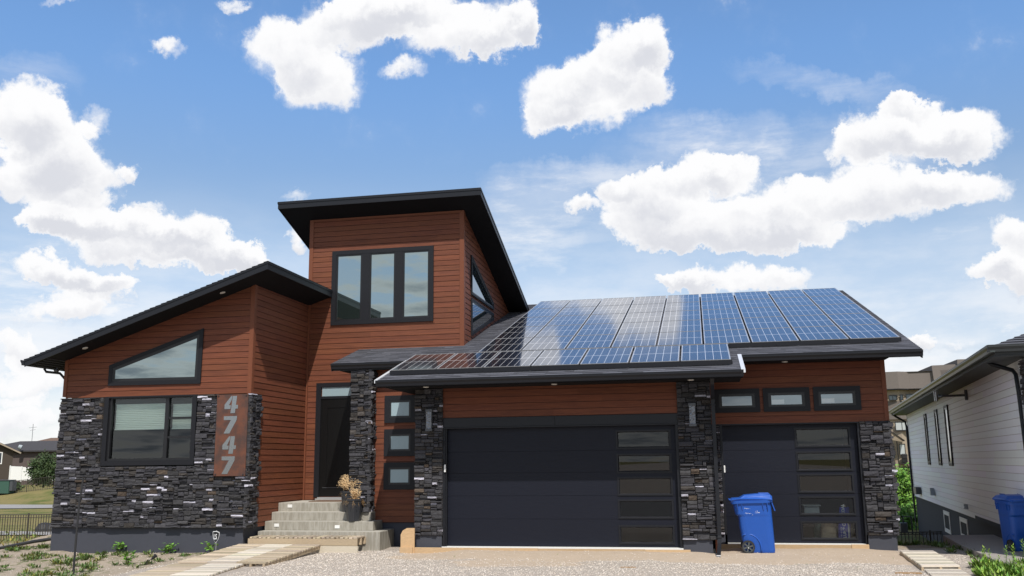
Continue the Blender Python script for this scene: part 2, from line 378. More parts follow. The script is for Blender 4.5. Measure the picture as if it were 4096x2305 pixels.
def siding(name, parent, mp, poly, holes=(), h=.137, z0=None, material='siding', lap=.020, jit=.10, seedv=0, gt=.38):
    """lapped boards clipped to a convex outline, with rectangular openings"""
    rnd = random.Random(seedv+len(poly)); mb = MB(); GR = .0095
    ts = [p[1] for p in poly]; z0 = min(ts) if z0 is None else z0
    k = 0
    while z0+k*h < max(ts):
        a, b = z0+k*h, z0+(k+1)*h; k += 1
        cuts = sorted({a, b} | {t for (_, t0, _, t1) in holes for t in (t0, t1) if a < t < b})
        seam = rnd.uniform(0, 3.6); tn = {}
        for ca, cb in zip(cuts, cuts[1:]):
            mid = (ca+cb)/2
            xs = sorted((h0, h1) for (h0, t0, h1, t1) in holes if t0 < mid < t1)
            smin, smax = min(p[0] for p in poly), max(p[0] for p in poly)
            segs = []; cur = smin
            for h0, h1 in xs: segs.append((cur, h0)); cur = h1
            segs.append((cur, smax))
            for s0, s1 in segs:
                if s1-s0 < .002: continue
                q = seam+math.floor((s0-seam)/3.6)*3.6
                while q < s1:
                    p0, p1 = max(s0, q), min(s1, q+3.6)
                    key = round(q, 2)
                    if key not in tn:
                        v = 1+rnd.uniform(-jit, jit); tn[key] = (v, v*(1+rnd.uniform(-.04, .04)), v*(1+rnd.uniform(-.05, .05)))
                    q += 3.6
                    if p1-p0 < .002: continue
                    pl = clip(clip(clip(clip(poly, -1, 0, -p0), 1, 0, p1), 0, -1, -max(ca, a+GR)), 0, 1, cb)
                    gv = clip(clip(clip(clip(poly, -1, 0, -p0), 1, 0, p1), 0, -1, -ca), 0, 1, min(cb, a+GR)) if ca < a+GR else []
                    if len(gv) > 2: mb.add([mp(p[0], p[1], .001) for p in gv], [tuple(range(len(gv)))], 0, (gt, gt*.93, gt*.93))  # groove floor toned down, shade put into its colour, board underside likewise
                    if len(pl) < 3: continue
                    off = lambda t: .012+(lap-.012)*(1-(t-a)/h)
                    vs = [mp(p[0], p[1], off(p[1])) for p in pl]
                    mb.add(vs, [tuple(range(len(pl)))], 0, tn[key])
                    lo = [p for p in pl if abs(p[1]-a-GR) < 1e-6]; cc_ = a+GR
                    if len(lo) >= 2:
                        lo = sorted(lo); l, r = lo[0], lo[-1]
                        mb.add([mp(l[0], l[1], off(cc_)), mp(r[0], r[1], off(cc_)), mp(r[0], r[1], .001), mp(l[0], l[1], .001)], [(0, 1, 2, 3)], 0, (gt*1.3, gt*1.25, gt*1.25))
    return mb.build(name, material, parent)
def stones(name, parent, mp, s0, s1, t0, t1, holes=(), seedv=1, depth=.07, bottom_ragged=True, white=.12, label=None, ends=.02):
    rnd = random.Random(seedv); mb = MB()
    cw, ch = .036, .0265
    nx, nz = max(2, int(round((s1-s0)/cw))), int(round((t1-t0)/ch)); cw = (s1-s0)/nx; ch = (t1-t0)/nz
    G = [[False]*nx for _ in range(nz)]
    for j in range(nz):
        for i in range(nx):
            sc, tc = s0+(i+.5)*cw, t0+(j+.5)*ch
            if any(a < sc < c and b < tc < d for a, b, c, d in holes): G[j][i] = True
    for a, b, c, d in [(s0, t0, s1, t1)]:
        # dark backing behind the joints, cut round the openings
        zs = sorted({b, d} | {h[1] for h in holes} | {h[3] for h in holes})
        zs = [q for q in zs if b <= q <= d]
        for za, zb in zip(zs, zs[1:]):
            cur = a
            for h in sorted(hh for hh in holes if hh[1] < (za+zb)/2 < hh[3]):
                if h[0] > cur: mb.quad(mp(cur, za, .012), mp(h[0], za, .012), mp(h[0], zb, .012), mp(cur, zb, .012), 1)
                cur = max(cur, h[2])
            if cur < c: mb.quad(mp(cur, za, .012), mp(c, za, .012), mp(c, zb, .012), mp(cur, zb, .012), 1)
    for j in range(nz):
        i = 0
        while i < nx:
            if G[j][i]: i += 1; continue
            hh = rnd.choices((1, 2, 3, 4), (.24, .34, .26, .16))[0]
            ww = rnd.choice((3, 4, 5, 6, 7, 8, 10)) if hh < 3 else rnd.randint(3, 8)
            w = 0
            while i+w < nx and not G[j][i+w] and w < ww: w += 1
            if i+w < nx and w >= ww:
                # do not leave slivers
                rem = 0
                while i+w+rem < nx and not G[j][i+w+rem] and rem < 3: rem += 1
                if rem and rem < 2: w += rem
            hgt = 1
            while hgt < hh and j+hgt < nz and all(not G[j+hgt][i+q] for q in range(w)): hgt += 1
            for q in range(w):
                for r_ in range(hgt): G[j+r_][i+q] = True
            a, b = s0+i*cw, t0+j*ch; c, d = a+w*cw, b+hgt*ch
            if i == 0: a -= rnd.uniform(0, ends)
            if i+w >= nx: c += rnd.uniform(0, ends)
            i += w
            D = depth+rnd.gauss(0, .019); D = max(.03, min(depth+.045, D))
            v = rnd.uniform(.62, 1.18)*rnd.choice((1, 1, 1, 1.25)); tone = (v, v, v*rnd.uniform(.96, 1.08))
            u = rnd.random()
            if u < .14: tone = (v*1.15, v*1.04, v*.88)
            elif u < .16: tone = (v*1.5, v*1.15, v*.8)
            if rnd.random() < white and hgt <= 2 and (c-a) < .38: k_ = rnd.uniform(6.5, 10.5); tone = (k_, k_, k_*1.05)
            g = .0035; e = .008
            J = lambda k: rnd.uniform(-k, k)
            bk = [(a, b), (c, b), (c, d), (a, d)]
            ri = [(a+g+J(.002), b+g+J(.002)), (c-g+J(.002), b+g+J(.002)), (c-g+J(.002), d-g+J(.002)), (a+g+J(.002), d-g+J(.002))]
            nseg = 3
            top = []; bot = []
            fr = [[None]*(nseg+1) for _ in range(3)]
            for q in range(nseg+1):
                f = q/nseg; xx = a+g+e+(c-a-2*g-2*e)*f
                for r_, zz in enumerate((b+g+e*.8, (b+d)/2, d-g-e*.8)):
                    fr[r_][q] = (xx+J(.004), zz+J(.003), D+J(.007)+(.004 if r_ == 1 else 0))
            vs = [mp(x_, z_, 0) for x_, z_ in bk]+[mp(x_, z_, D-.012) for x_, z_ in ri]
            for r_ in range(3):
                for q in range(nseg+1): vs.append(mp(*fr[r_][q]))
            idx = lambda r_, q: 8+r_*(nseg+1)+q
            fs = [(0, 1, 5, 4), (1, 2, 6, 5), (2, 3, 7, 6), (3, 0, 4, 7)]
            fs.append(tuple([4, 5]+[idx(0, q) for q in range(nseg, -1, -1)]))
            fs.append(tuple([6, 7]+[idx(2, q) for q in range(nseg+1)]))
            fs.append((5, 6, idx(2, nseg), idx(1, nseg), idx(0, nseg)))
            fs.append((7, 4, idx(0, 0), idx(1, 0), idx(2, 0)))
            for r_ in range(2):
                for q in range(nseg): fs.append((idx(r_, q), idx(r_, q+1), idx(r_+1, q+1), idx(r_+1, q)))
            mb.add(vs, fs, 0, tone)
    return mb.build(name, ['stone', 'mortar'], parent)
def shingles(name, parent, P, U, V, poly, seedv=3, h=.145, material='shingle', tabs=True, stepz=.010):
    """courses of asphalt tabs on the plane P + u*U + v*V, clipped to poly (u,v)"""
    rnd = random.Random(seedv); mb = MB(); P, U, V = Vector(P), Vector(U).normalized(), Vector(V).normalized()
    N = U.cross(V).normalized()
    if N.z < 0: N = -N
    v0 = min(p[1] for p in poly); v1 = max(p[1] for p in poly); k = 0
    while v0+k*h < v1:
        a, b = v0+k*h, min(v0+(k+1)*h, v1); k += 1
        row = clip(clip(poly, 0, -1, -a), 0, 1, b)
        if len(row) < 3: continue
        x = min(p[0] for p in row)-rnd.uniform(0, .3); xe = max(p[0] for p in row)
        while x < xe:
            w = rnd.uniform(.14, .42) if tabs else 50
            pl = clip(clip(row, -1, 0, -x), 1, 0, x+w); x += w
            if len(pl) < 3: continue
            th = stepz+(rnd.choice((0, .004)) if tabs else 0)
            off = lambda t: .001+th*(1-(t-a)/h)
            v = rnd.uniform(.72, 1.3)
            mb.add([P+U*p[0]+V*p[1]+N*off(p[1]) for p in pl], [tuple(range(len(pl)))], 0, (v, v, v))
            lo = sorted(p for p in pl if abs(p[1]-a) < 1e-6)
            if len(lo) >= 2:
                l, r = lo[0], lo[-1]
                mb.add([P+U*l[0]+V*a+N*off(a), P+U*r[0]+V*a+N*off(a), P+U*r[0]+V*a-N*.002, P+U*l[0]+V*a-N*.002], [(0, 1, 2, 3)], 0, (.5, .5, .5))
    return mb.build(name, material, parent)
def text_part(name, body, parent, m, mtx, size, extr=.001, align='LEFT', bold=0.0):
    cu = bpy.data.curves.new(name, 'FONT'); cu.body = body; cu.size = size; cu.extrude = extr; cu.offset = bold
    cu.align_x = align; cu.resolution_u = 3
    t = bpy.data.objects.new(name, cu); COL.objects.link(t)
    dg = bpy.context.evaluated_depsgraph_get()
    me = bpy.data.meshes.new_from_object(t.evaluated_get(dg))
    bpy.data.objects.remove(t); bpy.data.curves.remove(cu)
    me.transform(mtx); w = ORG(parent); me.transform(Matrix.Translation(-w))
    me.materials.clear(); me.materials.append(MAT[m])
    o = bpy.data.objects.new(name, me); COL.objects.link(o); o.parent = parent
    return o
def front_mtx(x, y, z, sx=1, sz=1, shear=0.0, rot=0.0):
    """text lying in the x-z plane, facing -y"""
    b = Matrix(((1, 0, 0, 0), (0, 0, -1, 0), (0, 1, 0, 0), (0, 0, 0, 1)))
    s = Matrix.Diagonal((sx, sz, 1, 1)); sh = Matrix.Identity(4); sh[0][1] = shear
    return Matrix.Translation((x, y, z)) @ b @ Matrix.Rotation(rot, 4, 'Z') @ sh @ s

# ================================================================ THE HOUSE
RS = .3052
def rz(y): return 3.8162+RS*y                      # top of the big roof
def wz(x): return 6.21+.335*(x+3.776)              # top of the left wing's roof
def tz(y): return 8.52-.321*(y-2.07)               # top of the tower roof
house = empty('modern_house', (0, 3, -.1), 'modern house with rust red boards, dark stone and a tall tower', 'house')

def ring(mb, outer, inner, mp, o0, o1, mi=0):
    n = len(outer)
    for i in range(n):
        j = (i+1) % n; A, B, C_, D = outer[i], outer[j], inner[j], inner[i]
        mb.quad(mp(*A, o1), mp(*B, o1), mp(*C_, o1), mp(*D, o1), mi)
        mb.quad(mp(*A, o0), mp(*B, o0), mp(*B, o1), mp(*A, o1), mi)
        mb.quad(mp(*D, o1), mp(*C_, o1), mp(*C_, o0), mp(*D, o0), mi)
def inset(poly, d):
    n = len(poly); out = []
    L = []
    for i in range(n):
        (x0, y0), (x1, y1) = poly[i], poly[(i+1) % n]
        dx, dy = x1-x0, y1-y0; l = math.hypot(dx, dy); nx, ny = -dy/l, dx/l      # inward for counter-clockwise
        L.append((nx, ny, nx*x0+ny*y0+d))
    for i in range(n):
        a1, b1, c1 = L[i-1]; a2, b2, c2 = L[i]; dt = a1*b2-a2*b1
        out.append(((c1*b2-c2*b1)/dt, (a1*c2-a2*c1)/dt))
    return out
def rect(x0, z0, x1, z1): return [(x0, z0), (x1, z0), (x1, z1), (x0, z1)]
def face(mb, poly, mp, o, mi=0): return mb.add([mp(*p, o) for p in poly], [tuple(range(len(poly)))], mi)
def window(mp, outer, tw, sw, gm, depth=.05, parent=None, label=None):
    """surface window: casing > sash, pane"""
    mb = MB(); inner = inset(outer, tw); ring(mb, outer, inner, mp, 0, depth)
    w = mb.build('window', 'black_trim', parent or house)
    if label: w['label'] = label
    mb = MB(); i2 = inset(inner, sw*.45); i3 = inset(inner, sw)
    ring(mb, inner, i2, mp, 0, depth-.008); ring(mb, i2, i3, mp, 0, depth-.014)
    mb.build('sash', 'dark_frame', w)
    mb = MB(); face(mb, i3, mp, depth-.021); mb.build('pane', gm, w)
    return w

# ---- shell that is hardly seen
mb = MB()
mb.box(-9.14, -.1, .40, -9.10, 9.7, 4.1).box(-9.1, 9.7, -.3, 9.3, 9.78, 3.75)
mb.prism([(9.30, 1.5, -.1), (9.30, 9.7, -.1), (9.30, 9.7, 6.55), (9.30, 1.5, 4.05)], (.06, 0, 0))
mb.prism([(-4.40, 2.78, 4.5), (-4.40, 8.2, 4.5), (-4.40, 8.2, 6.35), (-4.40, 2.78, 8.05)], (.05, 0, 0))
mb.box(-4.3, 8.22, 5.5, -.3, 8.3, 6.33)
mb.box(-.30, .15, -.1, -.22, 7, 3.3).box(5.70, .05, -.1, 5.735, 1.3, 3.34)
mb.build('rear_walls', 'siding_trim', house)
box_part('garage_floor', 'concrete', house, -.2, .12, -.2, 5.69, 7, -.03); box_part('garage_floor', 'concrete', house, 5.75, 1.36, -.2, 9.28, 7, -.03)
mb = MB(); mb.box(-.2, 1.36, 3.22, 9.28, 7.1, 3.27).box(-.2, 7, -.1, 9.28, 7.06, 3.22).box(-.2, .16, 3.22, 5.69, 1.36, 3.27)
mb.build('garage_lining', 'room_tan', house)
# ---- foundations
mb = MB(); mb.box(-9.26, -.28, -.7, -4.47, 9.6, .39).build('wing_foundation', 'foundation', house)
for b in ((-1.96, 1.26, -.5, -.55, 1.5, .41), (-.56, -.055, -.5, .0, 1.2, .235), (5.065, -.055, -.5, 5.645, 1.2, .175), (5.65, 1.19, -.5, 5.96, 1.4, .175), (8.775, 1.19, -.5, 9.365, 1.5, .18), (9.20, 1.5, -2.2, 9.365, 9.7, .18)):
    MB().box(*b).build('garage_foundation', 'foundation', house)
# ---- left wing
F_W = front(-.285)
siding('wing_front_siding', house, F_W, [(-9.19, 3.375), (-4.43, 3.335), (-4.43, 5.86), (-9.19, 4.265)], h=.1365, z0=3.335)
siding('wing_side_siding', house, side(-4.425), [(-.28, .375), (2.69, .375), (2.69, 5.87), (-.28, 5.87)], h=.1365, z0=.33, seedv=5)
mb = MB(); mb.box(-4.50, -.318, 3.33, -4.398, -.20, 5.845).build('corner_trim', 'siding_trim', house); mb = MB(); mb.prism([(-9.225, -.318, 3.375), (-9.135, -.318, 3.375), (-9.135, -.318, 4.285), (-9.225, -.318, 4.255)], (0, .12, 0)).build('corner_trim', 'siding_trim', house)
mb = MB(); mb.box(-9.13, -.314, 3.345, -4.502, -.29, 3.385).build('base_trim', 'siding_trim', house); mb = MB(); mb.box(-4.405, 2.64, .86, -4.365, 2.695, 6.0)
mb.build('corner_trim', 'siding_trim', house)
stones('wing_stone_front', house, front(-.30), -9.225, -4.36, .385, 3.335, holes=[(-8.09, 1.74, -5.69, 3.4), (-5.20, 1.49, -4.40, 3.4)], seedv=11)
stones('wing_stone_side', house, side(-4.43), -.37, .15, .375, 3.33, seedv=12)
# triangular window of the gable
window(front(-.285), [(-8.033, 3.605), (-5.665, 3.592), (-5.648, 4.868), (-8.033, 4.082)], .095, .065, 'glass_mirror', label='wedge shaped window under the sloping eave')
# big window with the half drawn blind
mb = MB(); outer = rect(-8.065, 1.765, -5.71, 3.345); inner = rect(-7.955, 1.872, -5.81, 3.312)
ring(mb, outer, inner, front(-.28), -.02, .085)
bigw = mb.build('window', 'black_trim', house); bigw['label'] = 'large front window with a half drawn pale blind'
mb = MB()
ring(mb, inner, rect(-7.89, 1.925, -5.85, 3.29), front(-.28), -.03, .04)
mb.box(-6.525, -.31, 1.925, -6.437, -.25, 3.29).box(-6.437, -.30, 2.80, -5.85, -.26, 2.85).box(-6.437, -.30, 2.366, -5.85, -.26, 2.415)
mb.build('sash', 'dark_frame', bigw)
mb = MB()
for x0, z0, x1, z1 in ((-7.89, 1.925, -6.525, 3.29), (-6.437, 1.925, -5.85, 2.366), (-6.437, 2.415, -5.85, 2.80), (-6.437, 2.85, -5.85, 3.29)):
    face(mb, rect(x0, z0, x1, z1), front(-.26), 0)
mb.build('pane', 'glass_clear', bigw)
def blind(x0, x1, z0, z1, y, m):
    mb = MB(); n = int((z1-z0)/.02); vs = []
    for i in range(n+1):
        z = z0+(z1-z0)*i/n; o = .012 if i % 2 else 0
        vs += [(x0, y+o, z), (x1, y+o, z)]
    mb.add(vs, [(2*i, 2*i+1, 2*i+3, 2*i+2) for i in range(n)])
    mb.box(x0, y-.012, z0-.022, x1, y+.02, z0).box(x0, y-.012, z1, x1, y+.02, z1+.02)
    return mb.build('blind', m, bigw)
blind(-7.86, -6.545, 2.60, 3.15, -.20, 'blind'); blind(-6.42, -5.87, 2.60, 3.13, -.16, 'blind')
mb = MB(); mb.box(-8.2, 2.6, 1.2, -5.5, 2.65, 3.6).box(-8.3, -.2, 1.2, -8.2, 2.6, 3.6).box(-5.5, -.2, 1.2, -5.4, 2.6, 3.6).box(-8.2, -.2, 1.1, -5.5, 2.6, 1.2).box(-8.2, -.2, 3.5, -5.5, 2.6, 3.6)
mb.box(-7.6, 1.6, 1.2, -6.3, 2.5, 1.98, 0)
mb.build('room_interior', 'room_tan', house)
# wing roof: deck with fascia, shingles, gutter
mb = MB()
y0, y1 = -1.0, 9.9
prof = [(-9.74, wz(-9.74)-.155), (-3.776, wz(-3.776)-.165), (-3.776, wz(-3.776)-.012), (-9.74, wz(-9.74)-.012)]
mb.prism([(x, y1, z) for x, z in prof], (0, y0-y1, 0))
wroof = mb.build('wing_roof', 'soffit', house)
mb = MB()
mb.prism([(-9.75, y0-.022, wz(-9.75)-.170), (-3.756, y0-.022, wz(-3.756)-.185), (-3.756, y0-.022, wz(-3.756)-.03), (-9.75, y0-.022, wz(-9.75)-.03)], (0, .021, 0))
mb.prism([(-9.76, y0-.034, wz(-9.75)-.055), (-3.745, y0-.034, wz(-3.756)-.055), (-3.745, y0-.034, wz(-3.756)-.010), (-9.76, y0-.034, wz(-9.75)-.010)], (0, .011, 0))
mb.box(-3.774, y0-.02, wz(-3.776)-.185, -3.754, 2.69, wz(-3.776)-.03).box(-3.753, y0-.033, wz(-3.776)-.055, -3.742, 2.69, wz(-3.776)-.006)
mb.build('fascia', 'black_metal', wroof)
ud = Vector((1, 0, .335)).normalized(); Lw = math.hypot(5.99, 5.99*.335)+.03
shingles('shingles', wroof, (-9.77, y0-.03, wz(-9.77)-.006), (0, 1, 0), ud, [(0, 0), (10.9, 0), (10.9, Lw), (0, Lw)], h=.145, tabs=True, stepz=.013)
def gutter(parent, p0, p1, outv, m='black_metal', h=.125, w=.112):
    """K profile trough from p0 to p1 (top back edge), opening outward along outv"""
    p0, p1, o = Vector(p0), Vector(p1), Vector(outv); Z = Vector((0, 0, 1))
    prof = [(0, -.0), (0, -h), (w*.62, -h), (w*.72, -h*.62), (w*.96, -h*.30), (w*.96, -.012), (w, -.012), (w, 0), (w*.86, 0), (w*.86, -.02), (.012, -.02), (.012, 0)]
    n = len(prof); vs = [p0+o*a+Z*b for a, b in prof]+[p1+o*a+Z*b for a, b in prof]
    fs = [(i, (i+1) % n, n+(i+1) % n, n+i) for i in range(n)]+[tuple(range(n)), tuple(range(2*n-1, n-1, -1))]
    return MB().add(vs, fs).build('gutter', m, parent)
gutter(wroof, (-9.752, -1.03, 4.20), (-9.752, 9.8, 4.20), (-1, 0, 0))
# soffit ribs near the low end of the wing and its recessed lights
def soffit_light(parent, x, y, z, nrm):
    mb = MB(); n = Vector(nrm).normalized(); u = n.orthogonal().normalized(); v = n.cross(u); c = Vector((x, y, z))
    vs = []; fs = []
    for r, o in ((.0, .016), (.042, .016), (.060, .012), (.064, 0)):
        for k in range(16):
            a = k*math.pi/8; vs.append(c+u*math.cos(a)*r+v*math.sin(a)*r+n*o)
    for i in range(3):
        for k in range(16): fs.append((i*16+k, i*16+(k+1) % 16, (i+1)*16+(k+1) % 16, (i+1)*16+k))
    return mb.add(vs, fs).build('soffit_light', 'light_disc', parent)
for x in (-8.478, -5.041): soffit_light(house, x, -.64, wz(x)-.158, (.318, 0, -.95))
mb = MB()
for i in range(5):
    x = -9.66+i*.105; mb.prism([(x, -.93, wz(x)-.1575), (x+.012, -.93, wz(x+.012)-.1575), (x+.012, -.93, wz(x)-.166), (x, -.93, wz(x)-.166)], (0, 3, 0))
mb.build('soffit_vent', 'grey_metal', house)
MB().tube([(-9.79, -.30, 4.07), (-9.75, -.28, 3.99), (-9.42, -.22, 3.95), (-9.27, -.20, 3.80), (-9.225, -.16, 3.6), (-9.225, -.12, .5)], .030, 8).build('downspout', 'black_metal', house, smooth=True)
mb = MB().tube([(-9.42, -.33, 4.03), (-9.42, -.33, 4.08)], .02, 8).tube([(-9.42, -.40, 4.01), (-9.42, -.30, 4.0)], .036, 10)
mb.build('security_camera', 'grey_metal', house, smooth=True)
# ---- tower
siding('tower_front_siding', house, front(2.70), [(-4.41, .86), (-.24, .86), (-.24, 8.15), (-4.41, 8.15)], h=.136, z0=.86, seedv=8)
siding('tower_side_siding', house, side(-.24), [(2.70, 4.55), (8.33, 6.33), (8.33, 6.345), (2.70, 8.15)], h=.136, z0=.86+.136*27, seedv=9)
for b in ((-4.44, 2.668, 6.0, -4.33, 2.76, 8.142), (-.325, 2.668, 4.62, -.208, 2.80, 8.142), (-3.81, 2.672, 5.245, -.985, 2.70, 5.28)): MB().box(*b).build('corner_trim', 'siding_trim', house)
mb = MB(); mb.box(-4.33, 2.67, 8.10, -.326, 2.70, 8.143)
mb.build('top_trim', 'siding_trim', house)
mb = MB(); fm = front(2.70)
ring(mb, rect(-3.78, 5.285, -1.012, 7.253), rect(-3.66, 5.39, -1.12, 7.148), fm, 0, .055)
mb.box(-2.945, 2.648, 5.39, -2.74, 2.70, 7.148).box(-2.035, 2.648, 5.39, -1.835, 2.70, 7.148)
tw = mb.build('window', 'black_trim', house); tw['label'] = 'tall three part window high in the tower'
for a, b in ((-3.66, -2.945), (-2.74, -2.035), (-1.835, -1.12)):
    mb = MB(); o = rect(a, 5.39, b, 7.148); ring(mb, o, inset(o, .02), fm, 0, .045); ring(mb, inset(o, .02), inset(o, .045), fm, 0, .035)
    mb.build('sash', 'dark_frame', tw); mb = MB(); face(mb, inset(o, .045), fm, .024); mb.build('pane', 'glass_mirror', tw)
window(side(-.24), [(3.42, 6.06), (6.02, 6.06), (6.02, 6.26), (3.42, 7.12)], .05, .045, 'glass_side', .06, label='pointed upper side window of the tower')
window(side(-.24), [(3.42, 4.98), (6.0, 5.765), (6.0, 5.96), (3.42, 5.965)], .05, .045, 'glass_side', .06, label='lower side window of the tower above the shingles')
mb = MB()
mb.prism([(-5.06, 2.075, tz(2.075)-.17), (-5.06, 8.47, tz(8.47)-.15), (-5.06, 8.47, tz(8.47)-.012), (-5.06, 2.075, tz(2.075)-.012)], (5.425, 0, 0))
troof = mb.build('tower_roof', 'soffit', house)
mb = MB()
mb.box(-5.08, 2.052, 8.335, .38, 2.073, 8.475).box(-5.09, 2.038, 8.46, .392, 2.0715, 8.522)
for xa, xb, xc in ((-5.082, -5.0615, -5.094), (.3665, .387, .399)):
    mb.prism([(xa, 2.074, tz(2.074)-.185), (xa, 8.48, tz(8.48)-.16), (xa, 8.48, tz(8.48)-.03), (xa, 2.074, tz(2.074)-.03)], (xb-xa, 0, 0))
    q = min(xa, xc) if xc < 0 else xb+.001
    mb.prism([(q, 2.074, tz(2.074)-.055), (q, 8.48, tz(8.48)-.055), (q, 8.48, tz(8.48)-.004), (q, 2.074, tz(2.074)-.004)], (.010, 0, 0))
mb.build('fascia', 'black_metal', troof)
vd = Vector((0, -1, .321)).normalized()
shingles('shingles', troof, (-5.06, 8.46, tz(8.46)-.008), (1, 0, 0), vd, [(0, 0), (5.42, 0), (5.42, 6.70), (0, 6.70)], stepz=.012)
# ---- entrance
mb = MB(); mb.box(-4.12, 2.64, .93, -3.985, 2.70, 3.69).box(-4.12, 2.64, 3.69, -2.9, 2.70, 3.795).box(-3.985, 2.655, 3.39, -2.9, 2.70, 3.45)
dr = mb.build('entrance_door', 'black_trim', house)
mb = MB(); mb.box(-3.985, 2.672, .955, -3.02, 2.70, 3.39)
fm = front(2.672); ring(mb, rect(-3.84, 1.2, -3.14, 3.2), rect(-3.80, 1.24, -3.18, 3.16), fm, 0, .012)
mb.build('door_leaf', 'door_black', dr)
mb = MB(); mb.quad((-3.965, 2.668, 3.455), (-3.02, 2.668, 3.455), (-3.02, 2.668, 3.685), (-3.965, 2.668, 3.685)); mb.build('transom_pane', 'frost', dr)
mb = MB(); mb.box(-4.04, 2.56, .858, -3.0, 2.66, .905).box(-4.0, 2.60, .906, -3.0, 2.665, .935); mb.build('threshold', 'aluminium', dr, bevel=.004)
box_part('kick_plate', 'grey_metal', dr, -3.90, 2.664, 1.16, -3.3, 2.669, 1.175)
# ---- stone column under the porch roof
box_part('column_core', 'mortar', house, -2.47, 1.0, .6, -2.06, 1.3, 3.93)
stones('stone_column', house, front(.995), -2.50, -2.0, .66, 3.93, seedv=21, white=.09)
stones('stone_column_side', house, side(-2.055), .93, 1.24, .66, 3.93, seedv=22)
# ---- recessed wall with three small windows
siding('entry_side_siding', house, front(1.238), [(-1.98, .41), (-.55, .41), (-.55, 3.95), (-1.98, 3.95)], h=.137, z0=.41, seedv=31)
for z0, z1, w_ in ((2.68, 3.315, 'top'), (1.91, 2.532, 'middle'), (1.15, 1.767, 'bottom')):
    window(front(1.238), rect(-1.755, z0, -1.0, z1), .115, .045, 'frost', .06, label='frosted square window, %s of the three beside the entrance' % w_)
# ---- double garage
for nm, x0, x1, sd, z in (('pier', -.60, .012, 41, .225), ('pier', 5.062, 5.735, 43, .165)):
    MB().box(x0+.03, .0, z+.01, x1-.02, 1.2, 3.335).build('pier_core', 'mortar', house)
    stones('stone_pier', house, front(-.03), x0, x1, z, 3.34, seedv=sd, white=.07, ends=.012)
siding('garage_siding', house, front(.0), [(.012, 2.70), (5.06, 2.70), (5.06, 3.345), (.012, 3.345)], h=.145, z0=2.70, seedv=33)
mb = MB()
mb.box(.014, -.032, 2.50, 2.48, .1, 2.699).box(2.484, -.032, 2.50, 5.058, .1, 2.699)
mb.box(.014, -.045, 2.47, 5.058, .1, 2.499)
mb.box(.014, -.032, -.02, .062, .1, 2.469).box(.063, -.005, -.02, .094, .1, 2.469).box(5.0, -.032, -.02, 5.058, .1, 2.469)
gd_trim = mb.build('garage_door_casing', 'black_metal', house, bevel=.003)
def garage_door(x0, x1, y, zs, panes, px0, px1, nm):
    mb = MB(); ztop = zs[-1]
    for (za, zb), (p0, p1) in zip(zip(zs, zs[1:]), panes):
        za += .002; zb -= .002; p0 -= .03; p1 += .03; a, b = px0-.03, px1+.03
        mb.box(x0, y, za, a, y+.045, zb).box(b, y, za, x1, y+.045, zb)
        mb.box(a, y, za, b, y+.045, p0).box(a, y, p1, b, y+.045, zb)
    mb.box(x0, y+.046, zs[0], px0-.03, y+.06, ztop)
    d = mb.build('garage_door', 'garage_black', house); d['label'] = nm
    for p0, p1 in panes:
        m2 = MB(); o = rect(px0-.052, p0-.052, px1+.052, p1+.052)
        ring(m2, o, inset(o, .014), front(y), 0, .012); ring(m2, inset(o, .014), inset(o, .034), front(y), 0, .024)
        i3 = inset(o, .034); i4 = inset(o, .052)
        n = 4
        for i in range(n):
            j = (i+1) % n; m2.quad(*[ (front(y)(*q, oo)) for q, oo in ((i3[i], .024), (i3[j], .024), (i4[j], .001), (i4[i], .001))])
        m2.build('pane_frame', 'black_metal', d)
        m3 = MB(); face(m3, i4, front(y), -.006); m3.build('pane', 'glass_garage', d)
    return d
garage_door(.094, 5.0, .10, [0, .56, 1.04, 1.516, 1.967, 2.469], [(.10, .39), (.61, .905), (1.075, 1.365), (1.54, 1.84), (2.035, 2.33)], 3.805, 4.845, 'wide black double garage door with five windows')
garage_door(5.965, 8.755, 1.338, [0, .539, 1.007, 1.474, 1.936, 2.475], [(.11, .40), (.612, .91), (1.075, 1.375), (1.53, 1.85), (2.03, 2.355)], 7.535, 8.575, 'narrow black single garage door behind the blue cart')
def sensor(x, y, z0, z1): MB().box(x, y-.03, z0, x+.038, y, z1).build('keypad', 'white_paint', house, bevel=.005)
sensor(.050, -.034, 1.548, 1.708); sensor(5.955, 1.30, 1.47, 1.62)
mb = MB(); mb.box(.0, -.05, -.05, 5.06, .1, -.004).box(5.9, 1.2, -.05, 8.8, 1.34, -.006); mb.build('door_sill', 'white_paint', house)
# ---- single garage
siding('single_garage_siding', house, front(1.238), [(5.745, 2.515), (9.40, 2.515), (9.40, 3.80), (5.745, 3.80)], h=.141, z0=2.515, seedv=35, jit=.08)
siding('garage_end_siding', house, side(9.372), [(1.24, .2), (9.7, .2), (9.7, 6.6), (1.24, 4.02)], h=.141, z0=.12, seedv=36)
MB().box(9.332, 1.205, 2.515, 9.418, 1.30, 3.82).build('corner_trim', 'siding_trim', house)
mb = MB(); mb.box(5.745, 1.207, 2.505, 9.33, 1.236, 2.535); mb.build('corner_trim', 'siding_trim', house)
mb = MB(); mb.box(5.83, 1.19, 2.476, 8.80, 1.35, 2.504).box(8.757, 1.19, -.02, 8.805, 1.34, 2.475).box(5.915, 1.19, -.02, 5.963, 1.34, 2.475)
mb.build('garage_door_casing', 'black_metal', house, bevel=.003)
stones('stone_pier', house, front(1.21), 8.81, 9.40, .175, 2.51, seedv=45, white=.09, ends=.02)
stones('stone_pier_return', house, side(9.37), 1.14, 1.62, .175, 2.51, seedv=46)
stones('stone_pier', house, front(1.215), 5.745, 5.912, .175, 2.47, seedv=47, ends=.0)
MB().box(8.82, 1.225, .19, 9.36, 1.6, 2.5).build('pier_core', 'mortar', house)
